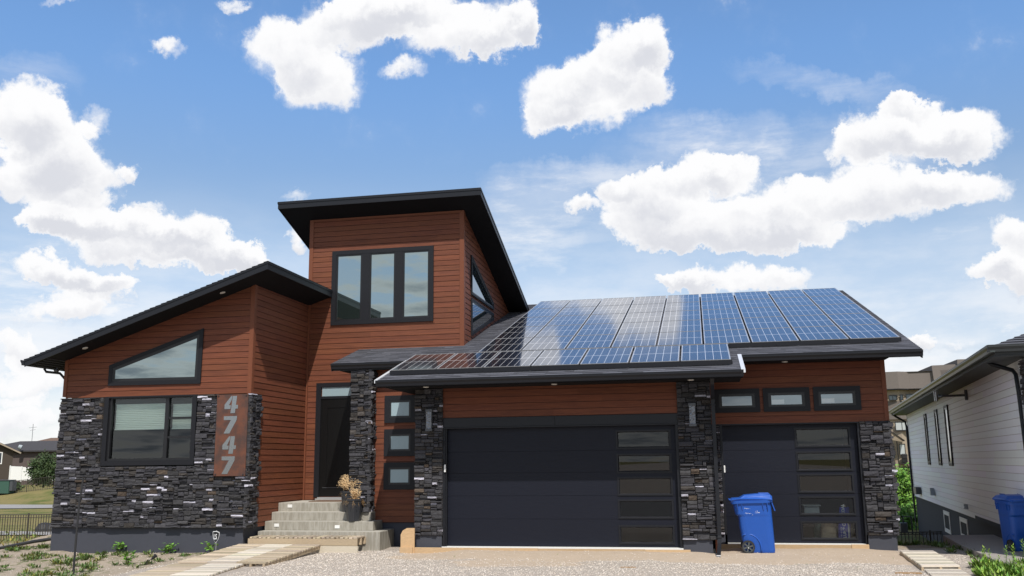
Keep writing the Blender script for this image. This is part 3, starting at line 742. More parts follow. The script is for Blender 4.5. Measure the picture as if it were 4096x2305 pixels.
for i, (a, b, ga, gb) in enumerate(((5.833, 6.80, 5.997, 6.63), (6.872, 7.842, 7.04, 7.675), (7.918, 8.88, 8.075, 8.715))):
    mp = front(1.238); mb = MB(); o = rect(a, 2.75, b, 3.26); ring(mb, o, inset(o, .105), mp, -.0, .05)
    w = mb.build('window', 'black_trim', house); w['label'] = 'low wide window over the single garage door, %s of three' % ('left', 'middle', 'right')[i]
    mb = MB(); o = inset(o, .105); g = rect(ga, 2.90, gb, 3.10); ring(mb, o, inset(o, .022), mp, 0, .040); ring(mb, inset(o, .022), g, mp, 0, .030)
    mb.build('sash', 'dark_frame', w)
    mb = MB(); face(mb, g, mp, .0225); mb.build('pane', 'glass_small', w)
    mb = MB(); face(mb, g, mp, .0205, 0)
    if i: face(mb, rect(ga+.01, 2.915, ga+.27, 3.01), mp, .0215, 1)  # white rectangle paints in the bright patch of light showing in this glass
    mb.build('painted_backing', ['frost', 'white_paint'], w)
# ---- big roof over garages and porch
mb = MB()
for x0, x1, ya in ((-2.97, -1.128, .95), (-1.11, 6.372, -1.10), (6.373, 9.975, .37)):
    mb.prism([(x0, ya, rz(ya)-.17), (x0, 9.95, rz(9.95)-.17), (x0, 9.95, rz(9.95)-.014), (x0, ya, rz(ya)-.014)], (x1-x0, 0, 0))
mb.prism([(-2.9, 9.951, rz(9.95)-.17), (-2.9, 14, rz(9.95)-1.5), (-2.9, 14, rz(9.95)-1.35), (-2.9, 9.951, rz(9.95)-.014)], (12.8, 0, 0))
broof = mb.build('main_roof', 'soffit', house)
mb = MB()
for x0, x1, ya, zs_, yb in ((-1.10, 5.73, -1.09, 3.345, 1.237), (5.731, 6.36, -1.09, 3.345, .36), (5.74, 9.43, .375, 3.795, 1.237), (-2.90, -1.13, .96, 3.935, 2.69)):
    mb.prism([(x0, ya, zs_), (x0, yb, zs_), (x0, yb, rz(yb)-.172), (x0, ya, max(zs_+.002, rz(ya)-.172))], (x1-x0, 0, 0))
mb.build('eave_box', 'soffit', broof)
mb = MB()
mb.box(-1.105, -1.105, 3.325, 6.368, -1.092, 3.47).box(6.37, .362, 3.775, 9.975, .372, 3.905).box(-2.975, .942, 3.915, -1.13, .955, 4.085)
for x0, ya, yb in ((-2.995, .90, 9.95), (9.977, .33, 9.95)):
    mb.prism([(x0, ya, rz(ya)-.19), (x0, yb, rz(yb)-.19), (x0, yb, rz(yb)-.012), (x0, ya, rz(ya)-.012)], (.022, 0, 0))
mb.build('fascia', 'black_metal', broof)
gutter(broof, (-1.127, -1.106, 3.458), (6.389, -1.106, 3.458), (0, -1, 0)); gutter(broof, (6.375, .361, 3.893), (10.0, .361, 3.893), (0, -1, 0)); gutter(broof, (-2.99, .941, 4.075), (-1.14, .941, 4.075), (0, -1, 0))
mb = MB()
for x0, x1, ya, yb in ((-1.15, -1.085, -1.20, .90), (6.345, 6.425, -1.20, .30)):
    mb = MB(); mb.prism([(x0, ya, rz(ya)-.05), (x0, yb, rz(yb)-.05), (x0, yb, rz(yb)+.018), (x0, ya, rz(ya)+.018)], (x1-x0, 0, 0)); mb.build('rake_flashing', 'white_metal', broof)
vd = Vector((0, 1, RS)).normalized(); k_ = math.hypot(1, RS)
def S_(ya, yb): return (yb-ya)*k_
shingles('shingles', broof, (-1.12, -1.14, rz(-1.14)-.008), (1, 0, 0), vd, [(0, 0), (7.50, 0), (7.50, S_(-1.14, .32)), (0, S_(-1.14, .32))], seedv=51)
shingles('shingles', broof, (-2.99, .32, rz(.32)-.008), (1, 0, 0), vd, [(1.87, 0), (12.985, 0), (12.985, S_(.32, 9.95)), (0, S_(.32, 9.95)), (0, S_(.32, .90)), (1.87, S_(.32, .90))][0:0] or [(1.87, 0), (12.985, 0), (12.985, S_(.32, .90)), (1.87, S_(.32, .90))], seedv=52)
shingles('shingles', broof, (-2.99, .90, rz(.90)-.008), (1, 0, 0), vd, [(0, 0), (12.985, 0), (12.985, S_(.90, 9.95)), (0, S_(.90, 9.95))], seedv=53)
for x, y, z in ((-.187, -.641, 3.343), (2.55, -.45, 3.343), (5.369, -.55, 3.343), (7.344, .86, 3.793)): soffit_light(house, x, y, z, (0, 0, -1))
# downspout between the garages
mb = MB()
def duct(pts, w, d, mb):
    for a, b in zip(pts, pts[1:]):
        a, b = Vector(a), Vector(b); ax = (b-a); u = Vector((1, 0, 0)); v = ax.normalized().cross(u).normalized()
        mb.obox(a-u*w/2-v*d/2-ax.normalized()*.01, u*w, v*d, ax+ax.normalized()*.02)
duct([(5.785, -.90, 3.34), (5.785, -.78, 3.24), (5.785, -.17, 2.98), (5.782, -.17, .26), (5.775, -.20, .10), (5.74, -.62, -.12)], .075, .055, mb)
mb.box(5.73, -.205, 2.84, 5.84, -.135, 2.86).box(5.735, -.215, .20, 5.83, -.13, .235)
mb.build('downspout', 'black_metal', house, bevel=.004)
mb = MB(); mb.box(5.70, -.665, -.095, 5.782, -.640, -.075); mb.build('downspout_clip', 'white_metal', house)
# ================================================================ SOLAR PANELS
def make_panel():
    mb = MB(); w, l, f = .986/2, 1.792/2, .011
    for b in ((-w, -l, 0, w, -l+f, .035), (-w, l-f, 0, w, l, .035), (-w, -l+f, 0, -w+f, l-f, .035), (w-f, -l+f, 0, w, l-f, .035)): mb.box(*b)
    root = mb.build('solar_panel', 'aluminium')
    MB().box(-w+f, -l+f, .006, w-f, l-f, .031).build('cell_sheet', 'solar_cells', root)
    root.parent = house
    return root
PAN = make_panel(); slope = math.atan(RS); used_ = []
def put_panel(cx, yc):
    o = PAN if not used_ else copy_tree(PAN, house); used_.append(1)
    o.location = Vector((cx, yc, rz(yc)+.086))-house.location; o.rotation_euler = (slope, 0, 0)
for j in range(5):
    for i in range(9): put_panel(.53+1.0258*(i+.5), 1.07+1.735*(j+.5))
for i in range(7): put_panel(-.973+1.024*(i+.5), -.72+1.73*.5)
def skirt(x0, x1, y):
    mb = MB(); s, c = math.sin(slope), math.cos(slope)
    mb.prism([(x0, y, rz(y)+.015), (x0, y-.006, rz(y)+.015), (x0, y-.012, rz(y)+.108), (x0, y-.006, rz(y)+.108)], (x1-x0, 0, 0))
    for x in range(int((x1-x0)/1.015)): mb.box(x0+1.025*(x+1)-.01, y-.020, rz(y)+.03, x0+1.025*(x+1)+.008, y-.013, rz(y)+.07)
    mb.build('panel_skirt', 'black_metal', house)
skirt(6.20, 9.77, 1.07); skirt(-.975, 6.20, -.72)

# ================================================================ HOUSE NUMBER, LAMPS
pl = empty('house_number_plaque', (-4.79, -.40, 1.5), 'rusty steel plaque with the numbers 4747 beside the large front window', 'number plaque')
MB().box(-5.168, -.425, 1.508, -4.408, -.405, 3.318).build('plate', 'corten', pl, bevel=.003)
MB().box(-5.12, -.405, 1.6, -4.46, -.29, 3.25).build('standoff', 'mortar', pl)
def digit(kind, x, z, w=.33, h=.385):
    mb = MB(); F4 = [[(.47, 1), (.555, 1), (.535, .815), (.325, .465), (.47, .465), (.445, .245), (0, .245), (0, .50)],
          [(.585, 1), (.90, 1), (.845, .475), (1, .475), (.98, .26), (.82, .26), (.79, 0), (.45, 0), (.495, .25)]]
    F7 = [[(0, 1), (.97, 1), (.95, .765), (.46, 0), (.03, 0), (.53, .775), (0, .775)]]
    for pts in (F4 if kind == '4' else F7):
        # triangulate by fan from a convex split: use prism on the outline
        P = [(x+px*w, -.430, z+pz*h) for px, pz in pts]; mb.prism(P[::-1], (0, .004, 0))
    return mb.build('digit', 'steel', pl)
for k, (d_, z) in enumerate((('4', 2.895), ('7', 2.445), ('4', 1.998), ('7', 1.555))): digit(d_, -4.975-.004*k, z)
mb = MB()
for x, z in ((-5.129, 3.285), (-4.452, 3.283), (-4.455, 1.54), (-5.126, 1.545)): mb.tube([(x, -.405, z), (x, -.438, z)], [.02, .016], 10)
mb.build('bolts', 'rubber', pl)
def wall_lamp(x, label):
    L = empty('wall_lamp', (x, -.11, 2.42), label, 'wall lamp', 'wall lamps on the stone piers')
    MB().box(x-.075, -.215, 2.42, x+.075, -.105, 2.475).box(x-.075, -.215, 2.84, x+.075, -.105, 2.895).box(x-.06, -.13, 2.475, x+.06, -.10, 2.84).build('housing', 'grey_metal', L, bevel=.003)
    mb = MB(); rnd = random.Random(int(x*10)+5); nx, nz = 6, 18; vs = []
    for j in range(nz+1):
        for i in range(nx+1): vs.append((x-.060+.12*i/nx, -.212+rnd.uniform(-.006, .004), 2.476+.362*j/nz))
    fs = [(j*(nx+1)+i, j*(nx+1)+i+1, (j+1)*(nx+1)+i+1, (j+1)*(nx+1)+i) for j in range(nz) for i in range(nx)]
    mb.add(vs, fs).box(x-.060, -.205, 2.477, x+.060, -.131, 2.838); mb.build('rippled_glass', 'lamp_glass', L)
mat('lamp_glass', (.16, .17, .19), .12, spec=1.0, var=.25, scale=14, metal=.4)
wall_lamp(-.255, 'grey metal wall lamp with rippled glass on the pier left of the double door')
wall_lamp(5.362, 'grey metal wall lamp with rippled glass on the pier between the two garages')

# ================================================================ STEPS, MAT, POTS
st = empty('front_steps', (-3.2, .7, -.15), 'poured concrete steps with water streaks leading up to the entrance door', 'steps')
for nm, x1, ya, yb, za, zb in (('step', -1.50, .28, 1.235, -.35, .27), ('step', -1.78, .61, 1.235, .271, .468), ('step', -1.955, .943, 1.235, .469, .656), ('landing', -2.52, 1.28, 2.66, .40, .856)):
    MB().box(-4.405, ya, za, x1, yb, zb).build(nm, 'concrete_stained', st, bevel=.012)
MB().box(-2.52, 1.31, .2, -2.0, 2.66, .856).build('landing_side', 'concrete', st)
tops = MB()
tops.box(-4.40, .285, .2705, -1.506, .609, .2725).box(-4.40, .615, .4685, -1.786, .942, .4705).box(-4.40, .948, .6565, -1.96, 1.279, .6585).box(-4.40, 1.285, .8565, -2.53, 2.65, .8585)
tops.build('step_surface', 'concrete', st)
mb = MB()
for x, y, z in ((-4.165, 1.28, .745), (-4.165, .61, .35), (-2.69, .61, .318)): MB().box(x, y-.012, z, x+.115, y, z+.07).build('step_light', 'white_paint', st, bevel=.004)
MB().box(-3.85, 1.75, .859, -2.9, 2.35, .875).build('x', 'mat_brown'); dm = bpy.data.objects['x']; dm.name = 'doormat'; tag(dm, 'thin brown doormat in front of the entrance door', 'doormat')
def plant_pot(x, y, z, rt_, rb, h, label):
    o = empty('planter', (x, y, z), label, 'planter', 'dark planters beside the entrance')
    mb = MB(); n = 8; vs = []; fs = []
    prof = [(rb*.92, 0), (rb, .01), (rt_*.86, h*.78), (rt_*.90, h*.80), (rt_*.93, h*.90), (rt_, h*.91), (rt_*1.02, h), (rt_*.90, h), (rt_*.86, h*.88), (0.01, h*.87)]
    for r, zz in prof:
        for k in range(n):
            a = math.pi/4*k+math.pi/8; rr_ = r/math.cos(math.pi/8)*.97; vs.append((x+rr_*math.cos(a), y+rr_*math.sin(a), z+zz))
    for i in range(len(prof)-1):
        for k in range(n): fs.append((i*n+k, i*n+(k+1) % n, (i+1)*n+(k+1) % n, (i+1)*n+k))
    fs.append(tuple(range(n-1, -1, -1)))
    mb.add(vs, fs).build('pot', 'pot', o, bevel=.006)
    mb = MB(); mb.add([(x+rt_*.84*math.cos(k*math.pi/6), y+rt_*.84*math.sin(k*math.pi/6), z+h*.90) for k in range(12)], [tuple(range(12))]); mb.build('soil', 'soil', o)
    mb = MB()
    for k in range(3):
        a = -math.pi/2+(k-1)*.7; cx, cy = x+rt_*.87*math.cos(a), y+rt_*.87*math.sin(a)
        mb.tube([(cx, cy, z+h*.70), (cx+.02*math.cos(a), cy+.02*math.sin(a), z+h*.62), (cx, cy, z+h*.55)], [.012, .02, .012], 6)
    mb.build('pot_relief', 'pot', o)
    return o
p1 = plant_pot(-2.29, .72, .468, .222, .14, .50, 'dark tapered planter with dry drooping leaves on the concrete steps')
p2 = plant_pot(-2.56, 1.08, .657, .19, .13, .47, 'dark planter with feathery dry grass, half hidden behind the front planter')
def fluffy(parent, base, n, hgt, spread, seedv, m='dry_grass', name='dry_plume'):
    rnd = random.Random(seedv); mb = MB(); B = Vector(base)
    for i in range(n):
        a = rnd.uniform(0, 2*math.pi); s = spread*rnd.random()**.6; hh = hgt*rnd.uniform(.55, 1)
        tip = B+Vector((math.cos(a)*s, math.sin(a)*s*.7, hh*(1-.35*(s/spread)**2)))
        mid_ = (B+tip)/2+Vector((0, 0, hh*.12))
        mb.tube([B, mid_, tip], [.0022, .0018, .001], 3, cap=False)
        for k in range(24):
            t = rnd.uniform(.35, 1.05); q = B.lerp(tip, t)+Vector((rnd.gauss(0, .02), rnd.gauss(0, .02), rnd.gauss(0, .02)))
            d = Vector((rnd.gauss(0, 1), rnd.gauss(0, 1), rnd.gauss(.3, 1))).normalized()*rnd.uniform(.018, .045)
            e = d.orthogonal().normalized()*.0065
            mb.add([q-e, q+e, q+d], [(0, 1, 2)])
    return mb.build(name, m, parent)
fluffy(p2, (-2.50, 1.08, 1.08), 120, .44, .36, 3); fluffy(p2, (-2.36, 1.05, 1.07), 50, .42, .26, 4)
def droop(parent, base, n, r, seedv):
    rnd = random.Random(seedv); mb = MB(); B = Vector(base)
    for i in range(n):
        a = rnd.uniform(0, 2*math.pi); L_ = r*rnd.uniform(.6, 1.15); d = Vector((math.cos(a), math.sin(a), 0)); pts = []
        for k in range(6):
            t = k/5; pts.append(B+d*L_*t+Vector((0, 0, .09*math.sin(t*2.2)-.16*t*t*rnd.uniform(.8, 1.5))))
        sd = Vector((-d.y, d.x, 0))
        for k in range(5):
            w0, w1 = .009*(1-k/5.2), .009*(1-(k+1)/5.2)
            mb.add([pts[k]-sd*w0, pts[k]+sd*w0, pts[k+1]+sd*w1, pts[k+1]-sd*w1], [(0, 1, 2, 3)])
    return mb.build('dry_leaves', 'dry_leaf', parent)
droop(p1, (-2.29, .72, .93), 42, .30, 5); fluffy(p1, (-2.27, .74, .93), 30, .36, .12, 6)
droop(p2, (-2.56, 1.08, 1.08), 14, .30, 8)

# ================================================================ TIMBER WALKWAY
def deck(name, corners, z_, th, n, mats_, label, group=None, cross=0, strips=1, seedv=1, cat='timber walkway'):
    """plank pallet: corners back-left, back-right, front-right, front-left (x,y,z of the top)"""
    rnd = random.Random(seedv); bl, br, fr, fl = [Vector(c) for c in corners]
    root = empty(name, tuple((bl+br+fr+fl)/4-Vector((0, 0, th))), label, cat, group)
    gb = MB()
    for s in range(strips):
        a0, a1 = s/strips+.004, (s+1)/strips-.004
        mb = MB()
        for k in range(n):
            t0, t1 = k/n+.006, (k+1)/n-.004-rnd.uniform(0, .012)
            v = rnd.uniform(.68, 1.18); tone = (v, v*rnd.uniform(.95, 1.0), v*rnd.uniform(.88, 1.0))
            def P(a, t): return bl.lerp(br, a).lerp(fl.lerp(fr, a), t)
            dz = Vector((0, 0, rnd.uniform(-.004, .004)))
            q = [P(a0-rnd.uniform(0, .006), t0)+dz, P(a1+rnd.uniform(0, .006), t0)+dz, P(a1+rnd.uniform(0, .006), t1)+dz, P(a0-rnd.uniform(0, .006), t1)+dz]
            mb.prism([p-Vector((0, 0, .028)) for p in q], (0, 0, .028), 0, tone)
        mb.build('planks', mats_[s % len(mats_)], root)
        for a in (a0+.015, (a0+a1)/2, a1-.015):
            p, q = bl.lerp(br, a), fl.lerp(fr, a); ax = (br-bl).normalized()*.038
            v = rnd.uniform(.7, 1.0)
            gb.prism([p-ax/2-Vector((0, 0, th)), p+ax/2-Vector((0, 0, th)), q+ax/2-Vector((0, 0, th)), q-ax/2-Vector((0, 0, th))], (0, 0, th-.032), 0, (v, v*.92, v*.8))
    gb.build('bearers', 'wood_grey', root)
    return root
G1 = 'timber walkway pallets'
deck('timber_platform', [(-1.82, -.25, .19), (-1.82, .27, .19), (-4.36, .27, .19), (-4.36, -.25, .19)], 0, .17, 24, ['wood_grey'], 'low plank platform at the foot of the concrete steps', strips=1, seedv=3)
MB().box(-2.95, -.28, -.17, -1.80, -.24, .012, c=(.9, .86, .8)).build('timber_beam', 'wood_white'); tb = bpy.data.objects['timber_beam']; tag(tb, 'pale beam lying under the front edge of the plank platform', 'beam')
deck('walkway_pallet', [(-4.55, -.27, .045), (-2.64, -.27, .045), (-2.57, -3.02, -.05), (-4.38, -3.02, -.05)], 0, .10, 19, ['wood_grey', 'wood_white', 'wood_grey'], 'wide plank walkway section sloping down from the platform', G1, strips=3, seedv=5)
deck('walkway_pallet', [(-4.47, -2.95, -.085), (-3.03, -2.88, -.075), (-2.62, -5.6, -.085), (-4.02, -5.7, -.09)], 0, .09, 19, ['wood_grey', 'wood_white'], 'nearest plank walkway section, running out of the bottom of the photo', G1, strips=2, seedv=7)
deck('boardwalk', [(9.24, .34, -.045), (9.86, .38, -.045), (9.68, -2.35, -.05), (9.06, -2.42, -.05)], 0, .115, 16, ['wood_white'], 'pale plank boardwalk section right of the single garage', 'boardwalk by the neighbour', strips=1, seedv=9)
deck('boardwalk', [(9.13, -2.0, -.10), (9.71, -1.98, -.10), (9.50, -4.6, -.10), (8.9, -4.6, -.10)], 0, .07, 16, ['wood_white'], 'lower plank boardwalk section at the bottom edge of the photo', 'boardwalk by the neighbour', strips=1, seedv=10)
def lumber(name, b, label, m='wood_new', rz_=0.0, tone=(1, 1, 1)):
    mb = MB().box(*b, 0, tone); o = mb.build(name, m, org=((b[0]+b[3])/2, (b[1]+b[4])/2, b[2]), bevel=.004); o.rotation_euler.z = rz_
    return tag(o, label, 'lumber', 'rough form boards along the garage')
lumber('form_board', (-.60, -.17, -.17, 2.1, -.13, -.015), 'rough form board along the left half of the double garage sill', tone=(1.05, 1, .95))
lumber('form_board', (2.104, -.168, -.17, 4.3, -.13, -.02), 'rough form board along the right half of the double garage sill', tone=(.92, .9, .88))
lumber('form_board', (4.304, -.17, -.17, 5.20, -.128, -.025), 'short form board ending at the pier between the garages', tone=(1.1, 1.05, 1))
lumber('form_board', (5.80, 1.13, -.17, 8.45, 1.17, -.02), 'form board along the single garage sill behind the blue cart', tone=(.9, .88, .85))
lumber('form_board', (8.454, 1.12, -.17, 8.80, 1.17, -.01), 'short form board at the foot of the right stone pier', tone=(1.1, 1.05, 1))
mb = MB(); mb.prism([(-.865, -.20, -.14), (-.865, -.20, .25), (-.82, -.20, .335), (-.73, -.20, .385), (-.56, -.20, .385), (-.56, -.20, -.14)][::-1], (0, .04, 0), 0, (1.15, 1.05, .95)).box(-.87, -.245, -.145, -.59, -.203, -.01, 0, (1.1, 1.02, .95))
o = mb.build('form_board', 'wood_new'); tag(o, 'upright pale board with a cut corner leaning at the left pier', 'lumber', 'rough form boards along the garage')
for (x, y, l, a, lb) in ((4.15, -2.55, .28, -.12, 'splintered stick lying on the sand before the double garage'), (8.75, -2.9, .42, -.25, 'broken brown board scrap beside the boardwalk')):
    mb = MB(); mb.prism([(x-l/2, y, -.13), (x+l/2, y-.02, -.13), (x+l/2-.03, y+.05, -.13), (x-l/3, y+.045, -.13)], (0, 0, .022), 0, (.7, .6, .5))
    o = mb.build('wood_scrap', 'wood_new'); tag(o, lb, 'wood scrap')

# ================================================================ BLUE CARTS
def cart(name, label, x, y, z, rz_, text):
    """wheeled cart in local axes: length along x (wheels and hinge at -x), side towards -y"""
    root = empty(name, (x, y, z), label, 'wheeled cart', 'blue wheeled carts', rz_)
    def loc(mb, nm, m, parent, **k):
        me_o = MB(); me_o.v, me_o.f, me_o.mi, me_o.c = mb.v, mb.f, mb.mi, mb.c
        me_o.v = [(p[0]+ORG(parent).x, p[1]+ORG(parent).y, p[2]+ORG(parent).z) for p in mb.v]
        return me_o.build(nm, m, parent, **k)
    # body: stacked rounded-rectangle rings, narrowing downwards, with an inset for the wheel
    rings = [(.015, -.215, .315, .205), (.06, -.235, .318, .215), (.25, -.275, .312, .232), (.45, -.305, .305, .247), (.66, -.322, .296, .262), (.70, -.375, .294, .270), (.78, -.395, .290, .276), (.90, -.415, .286, .284), (.925, -.415, .286, .284)]
    vs = []; n = 28
    for z_, xa, xb, hw in rings:
        cx, hx = (xa+xb)/2, (xb-xa)/2
        for k in range(n):
            a = 2*math.pi*k/n; c, s = math.cos(a), math.sin(a); e = .34
            vs.append((cx+hx*math.copysign(abs(c)**e, c), hw*math.copysign(abs(s)**e, s), z_))
    fs = [(i*n+k, i*n+(k+1) % n, (i+1)*n+(k+1) % n, (i+1)*n+k) for i in range(len(rings)-1) for k in range(n)]
    fs.append(tuple(range(n-1, -1, -1)))
    loc(MB().add(vs, fs), 'body', 'bin_blue', root, smooth=False, bevel=0)
    # rim with ribs
    mb = MB(); vs = []; rr2 = [(.905, 0), (.905, .03), (.955, .034), (.958, .0)]
    for z_, g in rr2:
        for k in range(n):
            a = 2*math.pi*k/n; c, s = math.cos(a), math.sin(a); e = .34
            vs.append((-.065+(.352+g)*math.copysign(abs(c)**e, c), (.284+g)*math.copysign(abs(s)**e, s), z_+.045*(-.065+.352*c)/.35*.5))
    fs = [(i*n+k, i*n+(k+1) % n, (i+1)*n+(k+1) % n, (i+1)*n+k) for i in range(3) for k in range(n)]
    mb.add(vs, fs)
    for sx in (-.33, -.25, .13, .21):
        for sy in (-1, 1): mb.prism([(sx-.006, sy*.283, .91), (sx+.006, sy*.283, .91), (sx+.006, sy*.31, .91), (sx-.006, sy*.31, .91)], (.012, -sy*.02, -.13))
    mb.prism([(.285, -.20, .93), (.285, .20, .93), (.305, .20, .93), (.305, -.20, .93)], (.055, 0, -.17))
    loc(mb, 'rim', 'bin_blue', root)
    # lid, slightly open at the front
    mb = MB(); prof = [(-.44, .925), (-.45, .965), (-.42, .985), (-.28, .995), (-.19, 1.045), (.0, 1.062), (.10, 1.068), (.28, 1.055), (.30, 1.035), (.31, 1.012), (.29, 1.005)]
    n2 = len(prof); vs = []; W_ = [.27, .30, .305, .31, .27, .26, .26, .27, .31, .315, .315]
    for sgn in (-1, -.82, .82, 1):
        for (px, pz), w_ in zip(prof, W_): vs.append((px, sgn*w_, pz-(.045 if abs(sgn) == 1 else 0)*(1 if .1 < (pz-.9) else .3)))
    fs = [(i*n2+k, i*n2+k+1, (i+1)*n2+k+1, (i+1)*n2+k) for i in range(3) for k in range(n2-1)]
    fs += [(k, n2-1-k) for k in range(0)]+[tuple(range(n2-1, -1, -1)), tuple(3*n2+k for k in range(n2))]+[(0, n2, 2*n2, 3*n2, 3*n2+n2-1, 2*n2+n2-1, n2+n2-1, n2-1)]
    mb.add(vs, fs)
    for sy in (-.17, .17): mb.box(.08, sy-.012, 1.06, .27, sy+.012, 1.078)
    loc(mb, 'lid', 'bin_blue', root, bevel=.006)
    mb = MB(); mb.tube([(-.45, -.24, .955), (-.47, -.2, .965), (-.47, .2, .965), (-.45, .24, .955)], .013, 8); loc(mb, 'handle', 'bin_blue', root, smooth=True)
    mb = MB(); mb.tube([(-.17, -.29, .10), (-.17, .29, .10)], .011, 8); loc(mb, 'axle', 'aluminium', root, smooth=True)
    # raised arch over each wheel
    mb = MB()
    for sy in (-1, 1):
        pts = [(-.17+.235*math.cos(a), sy*.232, .09+.255*math.sin(a)) for a in [i*math.pi/14 for i in range(0, 10)]]
        mb.tube([(.065, sy*.228, .0+.02)]+pts, .012, 6)
    loc(mb, 'wheel_arch', 'bin_blue', root, smooth=True)
    for sy in (-1, 1):
        y0_ = sy*.262; cx, cz, r = -.17, .118, .122
        mb = MB(); vs = []; fs = []; n3 = 36
        for (rr_, yy) in ((r*.78, -.024), (r*.97, -.024), (r, -.014), (r, .014), (r*.97, .024), (r*.78, .024)):
            for k in range(n3):
                a = 2*math.pi*k/n3; q = rr_*(1.0 if k % 2 else .972) if rr_ > r*.9 else rr_
                vs.append((cx+q*math.cos(a), y0_+yy, cz+q*math.sin(a)))
        fs = [(i*n3+k, i*n3+(k+1) % n3, ((i+1) % 6)*n3+(k+1) % n3, ((i+1) % 6)*n3+k) for i in range(6) for k in range(n3)]
        wh_ = loc(mb.add(vs, fs), 'wheel', 'rubber', root)
        mb = MB(); mb.tube([(cx, y0_-.022, cz), (cx, y0_+.022, cz)], .026, 12)
        for k in range(6):
            a = math.pi/3*k+.3; d = Vector((math.cos(a), 0, math.sin(a))); u = Vector((-d.z, 0, d.x))*.013
            o_ = Vector((cx, y0_-.016, cz))
            mb.obox(o_+d*.02-u, d*(r*.78-.02), u*2, (0, .032, 0))
        vs = []
        for rr_, yy in ((r*.79, -.018), (r*.70, -.018), (r*.70, .018), (r*.79, .018)):
            for k in range(24): a = 2*math.pi*k/24; vs.append((cx+rr_*math.cos(a), y0_+yy, cz+rr_*math.sin(a)))
        mb.add(vs, [(i*24+k, i*24+(k+1) % 24, ((i+1) % 4)*24+(k+1) % 24, ((i+1) % 4)*24+k) for i in range(4) for k in range(24)])
        loc(mb, 'rim', 'wheel_grey', wh_)
    if text:
        O_ = ORG(root)
        def T(body, px, pz, size, nm='lettering', b=0.0, sx=1.0):
            yy = -(.247+(pz-.45)*.0714*1.0)-.004
            text_part(nm, body, root, 'letter_white', Matrix.Translation(O_) @ front_mtx(px, yy, pz, sx), size, bold=b)
        T('Property of', -.205, .80, .024); T('City of Regina', -.195, .715, .024, sx=.82); T('REGINA', -.037, .725, .030, b=.0006, sx=1.0)
        T('|', -.067, .70, .055)
        T('R', -.010, .757, .070, nm='city_mark', b=.002)
    return root

cart('wheeled_cart', 'blue wheeled recycling cart with white city lettering before the single garage door', 6.52, .28, -.105, .0, True)
c1_ = bpy.data.objects['wheeled_cart']; c1_.scale = (1.08, 1.0, 1.09)
c2 = cart('wheeled_cart', 'blue wheeled cart with its back turned, beside the white house at the right edge', 11.40, .20, -.045, math.pi/2+.12, False)
# leave its body facing away: wheels towards the viewer

# ================================================================ YARD BITS
y = empty('yard_sign', (-4.775, -.9, -.2), 'small black and white shield sign reading LS by the grey foundation', 'sign')
def shield(s, cx, cz): return [(cx+s*px, cz+s*pz) for px, pz in ((-.5, .80), (0, .86), (.5, .70), (.51, .30), (.42, -.10), (.25, -.45), (0, -.80), (-.25, -.45), (-.44, -.05), (-.51, .35))]
mb = MB(); mb.prism([(a, -.900, b) for a, b in shield(.152, -4.776, .231)], (0, .006, 0)); mb.build('shield', 'letter_white', y)
mb = MB(); mb.prism([(a, -.9035, b) for a, b in shield(.138, -4.776, .231)], (0, .003, 0)); mb.build('shield_field', 'dark_frame', y)
text_part('lettering', 'LS', y, 'letter_white', front_mtx(-4.829, -.9055, .192, .60, 1.1), .140, bold=.0015)
MB().box(-4.812, -.906, .158, -4.742, -.9045, .164).box(-4.805, -.906, .172, -4.748, -.9045, .176).build('small_print', 'grey_metal', y)
MB().tube([(-4.77, -.89, -.25), (-4.77, -.89, .375)], .006, 6).build('stake', 'aluminium', y)
s = empty('solar_spotlight', (-5.06, -2.8, -.22), 'small black solar spotlight on a stake in the dirt', 'spotlight')
MB().tube([(-5.06, -2.8, -.24), (-5.06, -2.8, -.03)], .008, 8).build('stake', 'rubber', s)
MB().tube([(-5.07, -2.8, -.04), (-4.995, -2.79, .03)], [.018, .036], 12).tube([(-4.995, -2.79, .03), (-4.985, -2.788, .04)], .040, 12).build('lamp_head', 'rubber', s)
MB().obox((-5.19, -2.86, -.145), (.075, 0, .10), (0, .11, .0), (-.006, 0, .005)).build('solar_cell', 'solar_cells', s)
MB().tube([(-5.66, -4.3, -.3), (-5.66, -4.3, .1), (-5.655, -4.3, .6), (-5.645, -4.3, 1.1), (-5.60, -4.3, 1.54), (-5.585, -4.3, 1.575), (-5.57, -4.3, 1.56)], [.021, .020, .019, .018, .016, .022, .012], 8).build('yard_pole', 'rubber'); tag(bpy.data.objects['yard_pole'], 'thin black pole standing upright before the stone wall', 'pole')
MB().tube([(-9.26, .35, .14), (-10.4, .6, -.01), (-11.9, .9, -.26), (-13.2, 1.2, -.45)], .04, 8).build('drain_pipe', 'rubber', smooth=True); tag(bpy.data.objects['drain_pipe'], 'long black downspout extension running left from the house corner', 'drain pipe')

